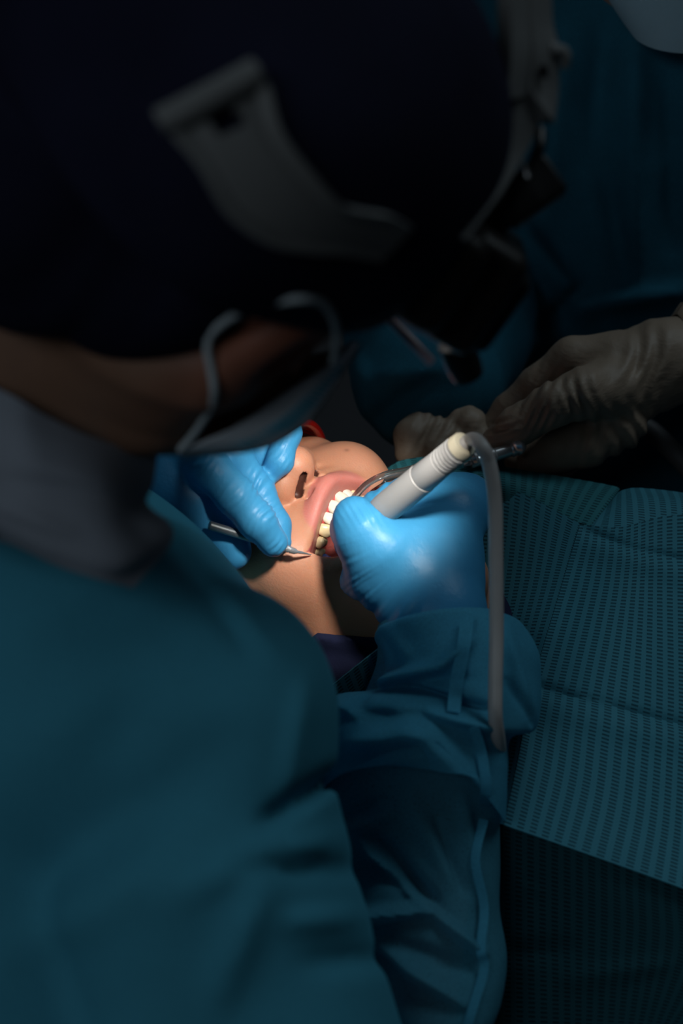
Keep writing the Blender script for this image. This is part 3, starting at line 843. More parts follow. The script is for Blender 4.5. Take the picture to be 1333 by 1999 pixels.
fr_ = np.clip(-np.sin(np.linspace(0, 2 * np.pi, 200, endpoint=False)) * 3, 0, 1)[None]
cf[..., 1] += wt * fr_ * rr(95, .96) * np.clip(1 - np.abs(xx - 855) / np.where(xx < 855, 260, 110), -.25, 1)
cuff = sheet('cuff', cf, .0006, MAT['sheer2'], gown, closed=True)
cv = cf.reshape(-1, 3); sv = slv.reshape(-1, 3)
def near_depth(V, px, py, r=14):
    X, Y = topx(V); m = (X - px) ** 2 + (Y - py) ** 2 < r * r
    return (-V[m, 2]).min() if m.any() else None
def ribbon(name, V, path, wpx, mat, parent, lift=.0012):
    pts = catmull(np.array(path, float), 6); t = np.gradient(pts, axis=0); t /= np.linalg.norm(t, axis=1)[:, None]; nn = np.stack([-t[:, 1], t[:, 0]], 1)
    ds = [near_depth(V, *p) for p in pts]; good = [q for q in ds if q]; ds = [q if q else good[0] for q in ds]
    ds = np.convolve(np.pad(ds, 3, mode='edge'), np.ones(7) / 7, 'valid') - lift
    D = np.array([[c(*(p + n * s), d) for s in (-wpx, -wpx / 3, wpx / 3, wpx)] for p, n, d in zip(pts, nn, ds)])
    return sheet(name, D, .0005, mat, parent)
ribbon('seam', cv, [(912, 1205), (905, 1260), (892, 1330), (885, 1390)], 13, MAT['sheer2'], gown)
ribbon('seam', cv, [(925, 1420), (940, 1470), (948, 1530), (946, 1580)], 10, MAT['sheer2'], gown)
ribbon('seam', sv, [(944, 1600), (928, 1680), (945, 1770), (938, 1850), (945, 1890), (925, 1960), (910, 2010)], 9, MAT['sheer2'], gown)

# surgical cap
def cap_sdf(P):
    Q = (P - MID.astype(np.float32)) @ RD.T.astype(np.float32) / np.float32(HS)
    d = ell(Q, (0, -.012, .038), (.090, .111, .0975))
    d = smin(d, ell(Q, (0, -.075, .025), (.074, .062, .066)), .03)
    d = d - .0016 * waves(Q, 60, 1, 6, 21, (1, 1, .4))
    d = smax(d, -(Q[:, 2] - (.026 + .22 * np.clip(Q[:, 1] - .01, -.03, .2) + .18 * np.clip(Q[:, 1] + .02, -.2, 0))), .006)
    b = chain(P, [(c(40, 300, .72), .056), (c(90, 370, .735), .054), (c(255, 500, .742), .038), (c(330, 540, .745), .028), (c(400, 530, .75), .016)])
    b = smin(b, chain(P, [(c(225, 440, .728), .040), (c(335, 515, .733), .031), (c(430, 548, .738), .019)]), .01)
    return smin(d, b - .0012 * waves(P, 70, 1, 6, 22), .012)
pts = [dp(x, y, z) for x in (-.1, .1) for y in (-.15, .11) for z in (-.03, .15)] + [c(-280, 200, .70), c(100, 760, .72)]
cp, capv, capf = sdf_obj('surgical_cap', cap_sdf, pts, .004, .003, MAT['cap'], dentist)
CT = bvh(capv, capf)

# mask
mk = []
edge_in = [(690, 668, .800), (640, 716, .793), (560, 765, .786), (490, 815, .782), (430, 850, .780), (350, 880, .782)]
edge_out = [(700, 672, .812), (668, 722, .806), (625, 788, .80), (580, 835, .797), (500, 874, .795), (360, 890, .795)]
yy = [.012, -.015, -.04, -.062, -.082, -.10]
rows = []
for (a, b, z, bulge) in zip(edge_in, edge_out, yy, (.0, .012, .02, .02, .012, 0)):
    p0, p1 = c(*a), c(*b)
    iv = p0 - p1; iv[2] = 0; iv /= np.linalg.norm(iv) + 1e-9
    back = np.array([0, 0, -1.0])
    rows.append([p0, p1, p1 + back * .018 + iv * .006, p1 + back * .040 + iv * (.024 - bulge), p1 + back * .055 + iv * (.050 - bulge), p1 + back * .045 + iv * .08, p1 + back * .02 + iv * .10])
D = grid_up(rows, 8, 8)
mask = sheet('face_mask', D, .0022, MAT['mask'], dentist)
B3 = catmull(np.array([c(*p) for p in edge_in]), 8) ; B4 = catmull(np.array([c(*p) for p in edge_out]), 8)
DB = np.array([[a * (1 - k) + b * k - np.array([0, 0, -.0022 - .0016 * math.sin(k * math.pi)]) for k in np.linspace(0, 1, 6)] for a, b in zip(B3, B4)])
sheet('side_band', DB, .0016, MAT['mask_band'], mask)
E = np.array([[c(*np.array(p)), c(*(np.array(q)))] for p, q in zip(edge_in, edge_out)])
for i in range(26):                                                          # stitched pleat marks along the side band
    t = i / 25 * 3.6 + 1.0; k = int(t); fr = t - k
    if k >= 5: break
    a = E[k] * (1 - fr) + E[min(k + 1, 5)] * fr
    p = a[0] * .45 + a[1] * .55 - np.array([0, 0, -.0052]); q = a[0] * .1 + a[1] * .9 - np.array([0, 0, -.0052])
    o = tube('stitch', [p, q], .0008, MAT['mask_blue'], mask, seg=8)
lp = [(352, 878), (384, 840), (412, 795), (418, 765), (412, 720), (405, 680), (415, 650), (455, 618), (520, 594), (580, 584), (625, 590), (648, 615), (657, 650), (654, 690), (650, 706)]
pp = []
for x, y in lp:
    d = cast(DT, x, y, .76); dc = cast(CT, x, y, None)
    pp.append(c(x, y, min(d, dc if dc else 9) - .004))
dz = np.array(pp)[:, 2]; dz = np.convolve(np.pad(dz, 1, mode='edge'), [.25, .5, .25], 'valid')
pp = [c(x, y, -z) for (x, y), z in zip(lp, dz)]
tube('ear_loop', pp, .0015, MAT['loop'], mask, n=8, seg=10)

# ---------------------------------------------------------------- headlamp set
hl = thing('headlamp', 'grey strapped headlamp with black lamp housing worn over the navy cap', 'headlamp', dp(0, 0, .06))
Lf = [(300, 222), (332, 262), (385, 325), (440, 415), (520, 472), (600, 488), (660, 492), (740, 505)]
Rg = [(500, 140), (522, 170), (548, 258), (610, 340), (668, 398), (715, 412), (760, 420), (800, 440)]
L2 = catmull(np.array(Lf, float), 7); R2 = catmull(np.array(Rg, float), 7)
D = []
for a, b in zip(L2, R2):
    row = []
    for s in np.linspace(0, 1, 17):
        q = a * (1 - s) + b * s; d = cast(CT, q[0], q[1], .76)
        row.append(c(q[0], q[1], d - .004 - .0025 * (s < .08 or s > .92)))
    D.append(row)
D = np.array(D)
hole = [(402, 228), (452, 202), (478, 238), (425, 268)]
def inhole(p):
    x, y = topx(p); s = 0
    for (x0, y0), (x1, y1) in zip(hole, hole[1:] + hole[:1]):
        s += 1 if (x1 - x0) * (y - y0) - (y1 - y0) * (x - x0) > 0 else 0
    return s == 4
sheet('strap', D, .004, MAT['grey_strap'], hl, drop=inhole)
e0 = [(312, 240), (380, 205), (450, 168), (500, 140), (508, 162)]
tube('strap_end', [c(x, y, cast(CT, x, y, .70) - .008) for x, y in e0[:4]], .0048, MAT['grey_strap'], hl, seg=14)
# far side strap seen over the crown
def band(name, Lp, Rp, mat, thick, n=6, m=6):
    A = catmull(np.array(Lp, float), n); B = catmull(np.array(Rp, float), n); D = []
    for a, b in zip(A, B):
        pa, pb = c(*a), c(*b); D.append([pa * (1 - s) + pb * s for s in np.linspace(0, 1, m)])
    return sheet(name, D, thick, mat, hl)
band('strap', [(985, 150, .754), (975, 200, .754), (955, 275, .751), (925, 335, .741), (880, 400, .726), (850, 440, .721)],
     [(1062, 195, .771), (1046, 245, .768), (1015, 310, .763), (975, 375, .751), (935, 428, .738), (905, 470, .731)], MAT['grey_strap'], .003)
band('buckle', [(985, -30, .746), (984, 40, .746), (984, 110, .746), (975, 195, .746)], [(1020, -30, .761), (1022, 40, .761), (1026, 110, .761), (1020, 185, .764)], MAT['grey_strap'], .006)
band('buckle', [(1022, -30, .759), (1024, 40, .759), (1028, 110, .759), (1022, 175, .761), (1060, 235, .766)], [(1062, -30, .778), (1066, 50, .778), (1078, 100, .778), (1077, 180, .778), (1068, 240, .776)], MAT['grey_strap'], .006)
for (x0, y0, x1, y1) in ((1040, 70, 1040, 95), (1062, 128, 1062, 152)):
    tube('slot', [c(x0, y0, .762), c(x1, y1, .763)], .0017, MAT['black'], hl, seg=10)
tube('knob', [c(1066, 98, .771), c(1085, 100, .774), c(1098, 102, .776), (c(1104, 112, .776)), c(1102, 132, .778)], [.0035, .0032, .0028, .0022, .0018], MAT['grey_strap'], hl, seg=12)
LAMP = c(866, 580, .842)
# housing on the brow
ax = frame(dp(.0, .2, -.05) - MID)
def pbox(name, px, py, d, half, R, rad, mat): return rbox(name, c(px, py, d), half, R, rad, mat, hl)
e1 = c(990, 560, .80) - c(800, 440, .79); e1 /= np.linalg.norm(e1)
e2 = np.array([.55, .75, .35]); e2 -= e1 * (e1 @ e2); e2 /= np.linalg.norm(e2); RH_ = np.stack([e1, e2, np.cross(e1, e2)])
pbox('brow_mount', 795, 490, .765, (.026, .022, .018), RH_, .008, MAT['brownblack'])
pbox('lamp_housing', 868, 522, .795, (.026, .024, .02), RH_, .007, MAT['brownblack'])
pbox('housing_rim', 912, 558, .81, (.020, .019, .016), RH_, .006, MAT['black'])
tube('joint', [c(868, 655, .822), c(885, 648, .82), c(905, 655, .822), c(920, 640, .823)], [.003, .0045, .004, .003], MAT['steel'], hl, seg=12)
tube('lamp_pod', [c(885, 668, .83), c(902, 705, .835), c(914, 734, .839)], [.0070, .0076, .0066], MAT['black'], hl, seg=24)
lathe('lamp_lens', LAMP - np.array([-.002, .012, -.02]) * .4, LAMP, [(0, .009), (.8, .010), (1, .0095), (1, .008), (.95, .0075)], MAT['lens'], hl, 32)
tube('emblem', [c(862, 572, .776), c(880, 568, .776)], [.0022, .0022], MAT['hose_dark'], hl, seg=10)
tube('switch', [c(858, 345, .735), c(862, 372, .735)], [.002, .0025], MAT['black'], hl, seg=10)
tube('cable', [c(905, 450, .78), c(935, 425, .78), c(985, 375, .785), c(1030, 335, .79), c(1052, 290, .79), c(1055, 255, .795)], .0024, MAT['black'], hl, seg=12)
pbox('clip_box', 1030, 375, .79, (.013, .009, .008), np.stack([np.array([.8, .55, 0.1]) / np.linalg.norm([.8, .55, .1]), np.array([-.55, .8, 0]) / np.linalg.norm([.55, .8]), np.array([0, 0, 1])]), .0025, MAT['black'])
pbox('clip_box', 985, 410, .79, (.014, .007, .007), np.stack([np.array([.8, .55, 0.1]) / np.linalg.norm([.8, .55, .1]), np.array([-.55, .8, 0]) / np.linalg.norm([.55, .8]), np.array([0, 0, 1])]), .0025, MAT['black'])
tube('clip', [c(1017, 315, .775), c(1030, 348, .775)], .0011, MAT['chrome'], hl, seg=10)
# clear shield hanging from the brow mount
A = [c(735, 600, .81), c(785, 650, .815), c(842, 708, .82)]
D = np.array([[a + a / np.linalg.norm(a) * .028 * s for s in np.linspace(0, 1.4, 6)] for a in catmull(A, 6)])
sheet('shield', D, .0016, MAT['glass'], hl)
tube('shield_edge', A, .0019, MAT['edge'], hl, seg=10)

# ---------------------------------------------------------------- what the hands hold
scl = thing('scaler', "thin steel instrument in the left blue glove, needle tip at the gum", 'dental instrument', SC_B)
a = SC_B - SC_A; a /= np.linalg.norm(a)
lathe('handle', SC_A, SC_B - a * .004, [(0, .0019), (.01, .0023), (.9, .0023), (.95, .0019), (1, .0016)], MAT['steel'], scl, 28)
lathe('ferrule', SC_B - a * .006, SC_B + a * .0055, [(0, .0017), (.35, .0018), (.36, .0014), (.42, .0014), (.43, .0019), (.55, .0019), (.56, .0015), (.62, .0015), (.63, .0019), (.85, .0017), (1, .0009)], MAT['chrome'], scl, 28)
tube('tip', [SC_B + a * .005, c(590, 1079, 1.047), c(607, 1083, 1.053)], [.00095, .00075, .0003], MAT['chrome'], scl, seg=14)

sh = thing('suction_handpiece', 'grey ribbed suction handpiece with hose, gripped in the right blue glove', 'handpiece', HANDLE_A)
hv = HANDLE_B - HANDLE_A; LH_ = np.linalg.norm(hv)
r0, r1 = rr(30, 1.047), rr(26.5, 1.0)
prof = [(-.10, .0012), (-.085, .0034), (-.05, .0056), (0, r0 * .9), (.08, r0 * .99), (.15, r0), (.52, r0 * .985), (.523, r0 * .95), (.53, r0 * .95), (.533, r0 * .965), (.74, r1 * 1.04)]
lathe('grip', HANDLE_A, HANDLE_B, prof, MAT['handle'], sh, 48)
pr = [(.735, r1 * 1.04)]
for i in range(5):
    t = .75 + i * .032; pr += [(t, r1 * .97), (t + .006, r1 * .95), (t + .009, r1 * 1.06), (t + .026, r1 * 1.06), (t + .029, r1 * .95)]
pr += [(.925, r1 * .98), (.93, r1 * 1.0)]
lathe('ribbed_sleeve', HANDLE_A, HANDLE_B, pr, MAT['handle'], sh, 48)
lathe('end_cap', HANDLE_A, HANDLE_B, [(.93, r1 * .98), (.935, r1 * 1.02), (.99, r1 * 1.0), (1.0, r1 * .93), (1.0, r1 * .5), (.97, r1 * .42)], MAT['cap_ivory'], sh, 48)['label'] = 'ivory end cap'
hd = [HANDLE_A + hv * .96, HANDLE_A + hv * 1.06 + np.array([.001, 0, 0]), c(938, 868, .952), c(955, 905, .952), c(966, 980, .955), c(968, 1100, .958), c(969, 1230, .96), c(967, 1330, .958), c(967, 1400, .958), c(973, 1450, .972), c(975, 1500, 1.01), c(968, 1570, 1.06), c(960, 1660, 1.10)]
tube('hose', hd, rr(14.2, .97), MAT['hose'], sh, n=10, seg=24)

# ================================================================== BIB AND DRAPE OVER THE CHEST
bib = thing('dental_bib', 'pale teal embossed paper bib spread over the chest of the lying patient', 'bib', c(1150, 1400, 1.12))
def bibsheet(name, rows, mat, parent, nu=14, nv=14, segs=(), flip=False, th=.0008, w=.0006, swap=False):
    D = grid_up(rows, nu, nv); px, py = topx(D)
    D[..., 2] += ridge(px, py, segs) + w * waves(D.reshape(-1, 3).astype(np.float32), 60, 1, 6, 31).reshape(px.shape)
    uv = lenuv(D)
    return sheet(name, D, th, mat, parent, uvs=uv)
rows = [
 [c(1132, 1024, 1.095), c(1210, 1030, 1.088), c(1290, 1010, 1.09), c(1400, 1000, 1.095)],
 [c(1098, 1140, 1.078), c(1200, 1145, 1.068), c(1290, 1145, 1.070), c(1400, 1150, 1.075)],
 [c(1040, 1338, 1.044), c(1160, 1360, 1.034), c(1290, 1395, 1.034), c(1400, 1420, 1.036)],
 [c(1012, 1480, 1.020), c(1140, 1530, 1.010), c(1280, 1580, 1.008), c(1400, 1620, 1.008)],
 [c(984, 1611, .998), c(1110, 1655, .988), c(1260, 1708, .985), c(1400, 1760, .983)]]
bibsheet('panel', rows, MAT['bib'], bib, 20, 20, [(1140, 1036, 1240, 1075, 9, -.003), (1240, 1075, 1400, 1108, 9, -.003), (1030, 1338, 1160, 1372, 9, -.0035), (1160, 1372, 1400, 1432, 9, -.0035), (1120, 1060, 1400, 1140, 22, .002), (1030, 1370, 1400, 1470, 26, .002)], w=.0004)
rows = [
 [c(900, 930, 1.15), c(1010, 960, 1.125), c(1132, 1022, 1.0955)],
 [c(880, 1150, 1.13), c(990, 1140, 1.105), c(1098, 1140, 1.0785)],
 [c(860, 1360, 1.10), c(950, 1340, 1.072), c(1040, 1338, 1.0445)],
 [c(850, 1500, 1.08), c(930, 1480, 1.05), c(1012, 1480, 1.0205)],
 [c(860, 1600, 1.06), c(920, 1600, 1.025), c(984, 1610, .9985)]]
bibsheet('side_flap', rows, MAT['bib'], bib, 12, 10)
rows = [
 [c(755, 915, 1.145), c(790, 898, 1.14), c(870, 893, 1.142), c(1000, 915, 1.145), c(1190, 948, 1.142), c(1205, 960, 1.14)],
 [c(750, 945, 1.135), c(800, 930, 1.13), c(870, 925, 1.13), c(1000, 940, 1.128), c(1170, 975, 1.125), c(1188, 985, 1.125)],
 [c(750, 1000, 1.15), c(800, 990, 1.14), c(870, 970, 1.14), c(1000, 985, 1.125), c(1140, 1024, 1.100), c(1150, 1030, 1.10)]]
bibsheet('rolled_edge', rows, MAT['bib_edge'], bib, 12, 10)
rows = [
 [c(1180, 985, 1.135), c(1215, 958, 1.14), c(1270, 955, 1.14), c(1420, 975, 1.14)],
 [c(1165, 1005, 1.115), c(1215, 985, 1.115), c(1280, 985, 1.115), c(1420, 1000, 1.115)],
 [c(1140, 1034, 1.094), c(1215, 1050, 1.088), c(1285, 1075, 1.086), c(1420, 1095, 1.09)]]
bibsheet('shoulder_fold', rows, MAT['bib'], bib, 12, 10)
rows = [[c(748, 1258, 1.035), c(700, 1296, 1.040), c(632, 1350, 1.050)], [c(762, 1300, 1.046), c(715, 1340, 1.052), c(655, 1395, 1.06)], [c(790, 1380, 1.062), c(740, 1410, 1.068), c(690, 1450, 1.075)]]
bibsheet('neck_flap', rows, MAT['bib'], bib, 8, 8)
drape = thing('surgical_drape', 'dark teal embossed sheet hanging below the edge of the pale bib', 'drape', c(1150, 1999, 1.12))
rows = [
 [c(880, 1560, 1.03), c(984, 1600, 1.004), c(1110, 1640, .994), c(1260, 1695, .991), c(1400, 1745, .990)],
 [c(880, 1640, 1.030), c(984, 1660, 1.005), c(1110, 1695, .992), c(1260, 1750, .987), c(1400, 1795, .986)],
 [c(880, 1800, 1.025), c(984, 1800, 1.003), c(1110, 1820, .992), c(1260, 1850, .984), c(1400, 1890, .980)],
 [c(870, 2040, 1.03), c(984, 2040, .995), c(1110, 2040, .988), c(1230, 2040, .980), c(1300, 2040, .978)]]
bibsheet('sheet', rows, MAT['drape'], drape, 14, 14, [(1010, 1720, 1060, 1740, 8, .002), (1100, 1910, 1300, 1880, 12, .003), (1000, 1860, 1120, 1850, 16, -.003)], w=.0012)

# ================================================================== ASSISTANT
asst = thing('person', 'person in dark teal gown and cream gloves standing across the patient', 'person', c(1230, 1500, 1.55))
A_T = [(c(1290, -40, 1.30), .075), (c(1270, 150, 1.34), .115), (c(1230, 520, 1.40), .125), (c(1230, 1500, 1.60), .15)]
A_RA = [(c(1480, 120, 1.33), .060), (c(1600, 560, 1.28), .050), (c(1500, 665, 1.22), .032), (c(1345, 692, 1.178), .018)]
A_LA = [(c(1060, 60, 1.36), .060), (c(940, 420, 1.36), .052), (c(850, 640, 1.27), .046), (c(835, 745, 1.215), .034)]
ARH = [
 [S(1370, 690, 1.18, 78), S(1290, 710, 1.17, 84), S(1215, 745, 1.165, 88)],
 [S(1200, 715, 1.165, 70), S(1120, 706, 1.165, 46), S(1050, 752, 1.172, 35), S(992, 800, 1.178, 28), S(962, 832, 1.18, 23)],
 [S(1190, 760, 1.15, 66), S(1140, 768, 1.135, 48), S(1080, 790, 1.132, 40), S(1010, 832, 1.14, 36), S(968, 862, 1.145, 27)],
 [S(1200, 820, 1.16, 62), S(1140, 865, 1.155, 46), S(1090, 880, 1.155, 38), S(1040, 898, 1.16, 30)],
 [S(1170, 840, 1.18, 50), S(1100, 890, 1.175, 34), S(1050, 905, 1.175, 29), S(1010, 900, 1.175, 24)],
 [S(1170, 850, 1.19, 44), S(1090, 905, 1.19, 28), S(1060, 918, 1.19, 24)],
]
ALH = [
 [S(850, 770, 1.21, 62), S(865, 830, 1.20, 62), S(880, 850, 1.195, 55)],
 [S(880, 815, 1.19, 40), S(915, 830, 1.18, 32), S(935, 862, 1.178, 27), S(915, 885, 1.178, 24)],
 [S(870, 850, 1.18, 34), S(890, 880, 1.17, 27), S(875, 905, 1.172, 24)],
 [S(845, 850, 1.18, 34), S(855, 888, 1.172, 27), S(845, 915, 1.175, 23)],
 [S(820, 840, 1.19, 32), S(822, 885, 1.18, 26), S(815, 912, 1.182, 22)],
 [S(835, 820, 1.185, 34), S(800, 850, 1.175, 28), S(795, 885, 1.172, 23)],
]
def asst_sdf(P, g=0.0):
    d = chain(P, A_T, .03)
    hd = c(1290, -165, 1.24)
    d = smin(d, cone(P, c(1300, -60, 1.29), hd, .052, .055), .03)
    d = smin(d, ell(P, hd + np.array([0, .05, -.01]), (.075, .105, .095)), .03)
    d = smin(d, ell(P, hd + np.array([-.01, .0, .045]), (.052, .07, .05)), .02)
    d = smin(d, chain(P, A_RA, .015), .03); d = smin(d, chain(P, A_LA, .015), .03)
    d = smin(d, hand_sub(P, ARH, .006) + .0022, .008); d = smin(d, hand_sub(P, ALH, .006) + .0022, .008)
    return d
lo = np.array([.02, -.30, -1.78]); hi_ = np.array([.36, .52, -1.10])
xs, ys, zs = [np.arange(a, b, .0045) for a, b in zip(lo, hi_)]
v, fc = nets(asst_sdf, xs, ys, zs)
mesh('body', v, fc, MAT['skin2'], asst, col=np.tile(np.array([.42, .24, .16]), (len(v), 1)))
def agown(P):
    d = chain(P, [(p, r + .012) for p, r in A_T], .03)
    d = smin(d, chain(P, [(p, r + .010) for p, r in A_RA[:3]], .012), .025)
    d = smin(d, chain(P, [(p, r + .012) for p, r in A_LA], .012), .02)
    px = P[:, 0] / -P[:, 2] * F + 666.5; py = 999.5 + P[:, 1] / P[:, 2] * F
    fo = ridge(px, py, [(1240, 60, 1240, 560, 26, .010), (1180, 40, 1160, 300, 30, -.010), (1100, 60, 1060, 420, 30, .008), (1010, 420, 1140, 620, 24, .010), (1140, 600, 1333, 570, 20, .010), (1180, 330, 1230, 560, 20, -.006),
                        (1300, 120, 1310, 480, 22, -.007), (700, 740, 900, 720, 24, .006), (730, 820, 860, 730, 20, -.006), (690, 690, 720, 820, 20, .005), (1060, 640, 1140, 560, 16, -.008)])
    d = d - fo.astype(np.float32) - .003 * waves(P, 36, 1, 6, 41, (1.6, .5, .8))
    d = smax(d, -ell(P, c(1300, -60, 1.25), (.058, .03, .06)), .006)
    return d
xs, ys, zs = [np.arange(a, b, .0042) for a, b in zip(lo - .02, hi_ + .02)]
v, fc = nets(agown, xs, ys, zs)
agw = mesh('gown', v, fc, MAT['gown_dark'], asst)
AT = bvh(v, fc)
def latex(parts, seeds):
    def f(P):
        d = hand_sub(P, parts, .003) - .0006
        px = P[:, 0] / -P[:, 2] * F + 666.5; py = 999.5 + P[:, 1] / P[:, 2] * F
        s = np.zeros(len(P), np.float32)
        for (x, y, w, a, dx, dy, fr) in seeds:
            s += a * np.exp(-((px - x) ** 2 + (py - y) ** 2) / w ** 2) * np.sin((px * dx + py * dy) * fr + 1.3 * np.sin(px * .03) + 1.1 * np.sin(py * .043))
        return d - s
    return f
pts = [c(930, 600, 1.05), c(1460, 960, 1.25), c(930, 960, 1.1), c(1460, 600, 1.25)]
gl, glv, glf = sdf_obj('glove', latex(ARH, [(1130, 770, 36, .0010, .9, -.3, .30), (1050, 805, 40, .0009, .8, .5, .42), (985, 845, 26, .0009, .3, 1, .4), (1270, 720, 70, .0014, .9, .25, .16), (1160, 850, 50, .0010, 1, .1, .25), (1080, 750, 40, .0006, .8, .3, .35), (1230, 860, 60, .0012, .8, -.6, .18)]), pts, .004, .0014, MAT['latex'], asst)
D = []
for i in range(7):
    t = i / 6; ce = c(1320 + 90 * t, 692 - 6 * t, 1.178 + .012 * t); a = c(1300 + 92 * t, 600 - 8 * t, 1.178 + .012 * t) - c(1312 + 80 * t, 785 - 8 * t, 1.178 + .012 * t); a = a / 2 * (1.02 + .03 * math.sin(t * 9)) * min(1, .80 + 1.4 * t)
    th = np.linspace(0, 2 * np.pi, 40, endpoint=False)
    D.append([ce + math.cos(q) * a * (1 + .03 * math.sin(q * 7 + i)) + math.sin(q) * np.array([.004, 0, .030]) for q in th])
sheet('glove_cuff', np.array(D), .0008, MAT['latex'], gl, closed=True)
pts = [c(760, 700, 1.12), c(980, 950, 1.24), c(760, 950, 1.12), c(980, 700, 1.24)]
sdf_obj('glove', latex(ALH, [(870, 840, 60, .0008, .8, .5, .3)]), pts, .004, .0016, MAT['latex'], asst)
# assistant's mask, chin end in view
hd = c(1345, -165, 1.24); D = []
for t in np.linspace(0, 1, 16):
    row = []
    for q in np.linspace(-1.45, 1.45, 30):
        r = .066 * (1 - .55 * t ** 3)
        row.append(hd + np.array([-.012 + r * math.sin(q), .035 - .135 * t + .018 * (1 - math.cos(q)) * t, .052 + r * math.cos(q) * (1 - .3 * t ** 2) - .01 * t ** 3]))
    D.append(row)
sheet('face_mask', np.array(D), .0018, MAT['mask_pale'], asst)

# ring-handled syringe in the assistant's fingers
sy = thing('syringe', "steel dental syringe held between the assistant's cream gloved fingers", 'syringe', c(985, 885, 1.135))
lathe('barrel', c(905, 908, 1.13), c(1003, 876, 1.137), [(0, .0012), (.12, .0014), (.13, .0034), (.30, .0036), (.34, .0030), (.40, .0030), (.44, .0046), (.60, .0046), (.63, .0038), (.92, .0038), (.95, .0046), (1, .0044)], MAT['chrome'], sy, 32)
v, f = [], []
lathe('knob', c(1000, 874, 1.134), c(1024, 866, 1.138), [(0, .0015), (.1, .0036), (.35, .0056), (.6, .0052), (.85, .0034), (1, .0014)], MAT['chrome'], sy, 32)
tube('rod', [c(1016, 867, 1.14), c(1036, 846, 1.142), c(1060, 826, 1.145)], .0011, MAT['chrome'], sy, seg=12)
lathe('knob', c(917, 897, 1.13), c(933, 891, 1.131), [(0, .0015), (.15, .0036), (.5, .0046), (.85, .0036), (1, .0014)], MAT['chrome'], sy, 28)

ho = tube('suction_hose', [c(1180, 850, 1.26), c(1225, 826, 1.25), c(1265, 838, 1.245), c(1300, 868, 1.24), c(1345, 915, 1.235), c(1420, 1010, 1.24), c(1480, 1150, 1.28), c(1500, 1400, 1.40)], rr(20, 1.245), MAT['hose_dark'], None, n=8, seg=22)
prop(ho, "dark grey hose curving down behind the assistant's gloved wrist", 'hose')

# ================================================================== CHAIR, STOOLS, ROOM
ch = thing('dental_chair', 'dark padded dental chair under the lying patient', 'chair', unworld(np.array([.25, .35, 0])))
def lbox(name, x, y, z, half, rad, mat, parent=ch):
    return rbox(name, fp(x, y, z), np.array(half) / 1000, RF, rad, mat, parent)
lbox('headrest', 0, 78, -233, (105, 105, 24), .02, MAT['cover'])
lbox('backrest', 0, -345, -320, (150, 280, 28), .026, MAT['chair'])
lbox('seat', 0, -880, -325, (170, 240, 40), .03, MAT['chair'])
lbox('headrest_bar', 0, -10, -268, (30, 70, 9), .005, MAT['steel'])
pw = world(fp(0, -560, -330))
v, f = tube_geo(np.array([[pw[0], pw[1], 0.0], [pw[0], pw[1], .03], [pw[0], pw[1], .04], [pw[0], pw[1], pw[2] - .02]]), np.array([.26, .26, .09, .08]), 40)
autosmooth(mesh('base', v, f, MAT['chair'], ch, inworld=True), 30)
def stool(px, py, d, top, label):
    w0 = world(c(px, py, d)); st = thing('stool', label, 'stool', unworld(np.array([w0[0], w0[1], 0])))
    def rev(name, prof, mat):
        z = [p[0] for p in prof]; v, f = tube_geo(np.array([[w0[0], w0[1], q] for q in z]), np.array([p[1] for p in prof]), 40)
        autosmooth(mesh(name, v, f, mat, st, inworld=True), 35)
    rev('seat', [(top - .07, .14), (top - .065, .17), (top - .02, .18), (top - .003, .165), (top, .14)], MAT['chair'])
    rev('column', [(.06, .03), (top - .07, .025)], MAT['steel'])
    rev('base', [(0, .20), (.02, .22), (.05, .08), (.07, .035)], MAT['black'])
wz = world(G_F[0])[2] - G_F[1]
stool(-80, 2500, .98, wz - .004, 'round dark stool under the seated person in the navy cap')
wz = world(A_T[3][0])[2] - A_T[3][1] - .012
stool(1230, 1500, 1.60, wz - .004, 'round dark stool under the person in cream gloves')

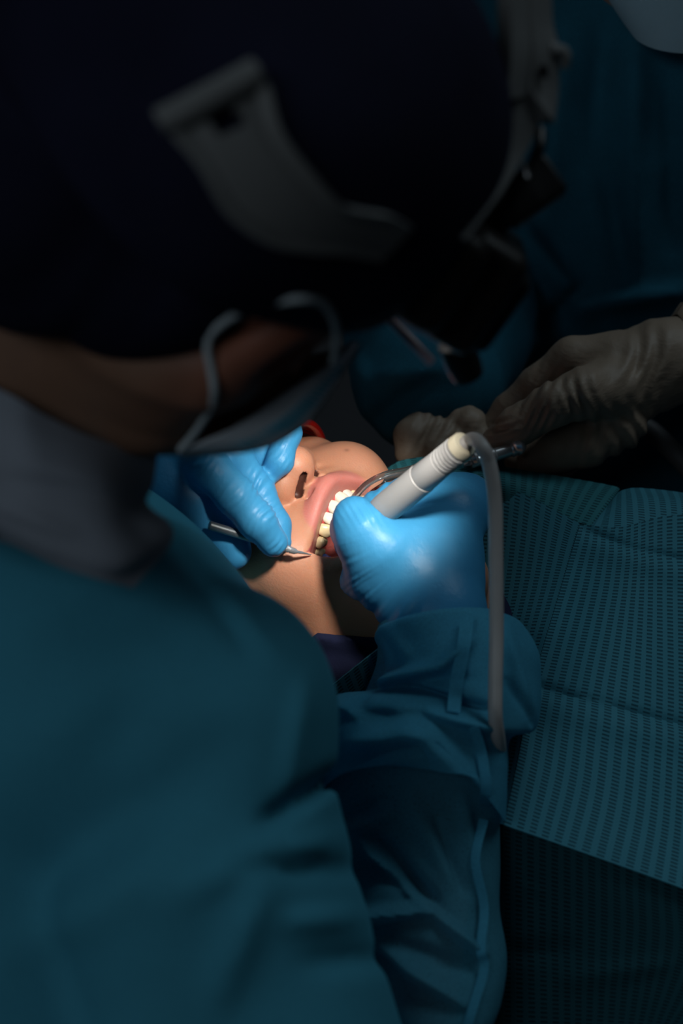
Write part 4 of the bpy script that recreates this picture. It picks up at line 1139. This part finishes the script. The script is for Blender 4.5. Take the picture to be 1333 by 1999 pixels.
def plane(name, a, b, cc, d, mat, th):
    P = np.array([a, b, cc, d], float); n = np.cross(P[1] - P[0], P[3] - P[0]); n /= np.linalg.norm(n)
    v = np.concatenate([P, P - n * th]); f = [(0, 1, 2, 3), (7, 6, 5, 4), (0, 4, 5, 1), (1, 5, 6, 2), (2, 6, 7, 3), (3, 7, 4, 0)]
    return prop(mesh(name, v, f, mat, None, smooth=False, inworld=True), kind='structure')
X0, X1, Y0, Y1, Z1 = -2.4, 2.4, -1.6, 3.2, 2.7
plane('floor', (X0, Y0, 0), (X1, Y0, 0), (X1, Y1, 0), (X0, Y1, 0), MAT['floor'], .05)
plane('ceiling', (X0, Y0, Z1), (X0, Y1, Z1), (X1, Y1, Z1), (X1, Y0, Z1), MAT['wall'], .05)
plane('wall_back', (X0, Y1, 0), (X1, Y1, 0), (X1, Y1, Z1), (X0, Y1, Z1), MAT['wall'], .05)
plane('wall_front', (X0, Y0, 0), (X0, Y0, Z1), (X1, Y0, Z1), (X1, Y0, 0), MAT['wall'], .05)
plane('wall_left', (X0, Y0, 0), (X0, Y1, 0), (X0, Y1, Z1), (X0, Y0, Z1), MAT['wall'], .05)
plane('wall_right', (X1, Y0, 0), (X1, Y0, Z1), (X1, Y1, Z1), (X1, Y1, 0), MAT['wall'], .05)

# ================================================================== LIGHT
w = bpy.data.worlds.new('world'); SC.world = w; w.use_nodes = True
w.node_tree.nodes['Background'].inputs[0].default_value = (.30, .50, .72, 1); w.node_tree.nodes['Background'].inputs[1].default_value = .012
def spot(name, p, tgt, watts, ang, blend, size, colr):
    l = bpy.data.lights.new(name, 'SPOT'); o = bpy.data.objects.new(name, l); COL.objects.link(o)
    l.energy = watts; l.spot_size = math.radians(ang); l.spot_blend = blend; l.shadow_soft_size = size; l.color = colr
    a, b = Vector(world(p)), Vector(world(tgt)); o.location = a
    o.rotation_euler = (b - a).to_track_quat('-Z', 'Y').to_euler()
    return o
spot('headlamp_beam', LAMP + np.array([-.001, -.004, -.006]), c(650, 1010, 1.06), 3.7, 37, .6, .014, (1, .95, .88))
def area(name, loc, rot, watts, sx, sy, colr):
    l = bpy.data.lights.new(name, 'AREA'); o = bpy.data.objects.new(name, l); COL.objects.link(o)
    l.shape = 'RECTANGLE'; l.size = sx; l.size_y = sy; l.energy = watts; l.color = colr; o.location = loc; o.rotation_euler = rot
    return o
area('unseen_overhead_light', (1.0, 1.6, 2.6), (math.radians(-35), math.radians(15), 0), 10.0, 1.2, .8, (.72, .9, 1))
area('unseen_overhead_light', (-.9, -.5, 2.6), (math.radians(18), math.radians(-14), 0), 7.5, 1.2, .8, (.75, .9, 1))  # added fill light behind the camera, without a fixture
SC.view_settings.view_transform = 'Standard'; SC.view_settings.look = 'None'
SC.view_settings.exposure = 0; SC.view_settings.gamma = 1
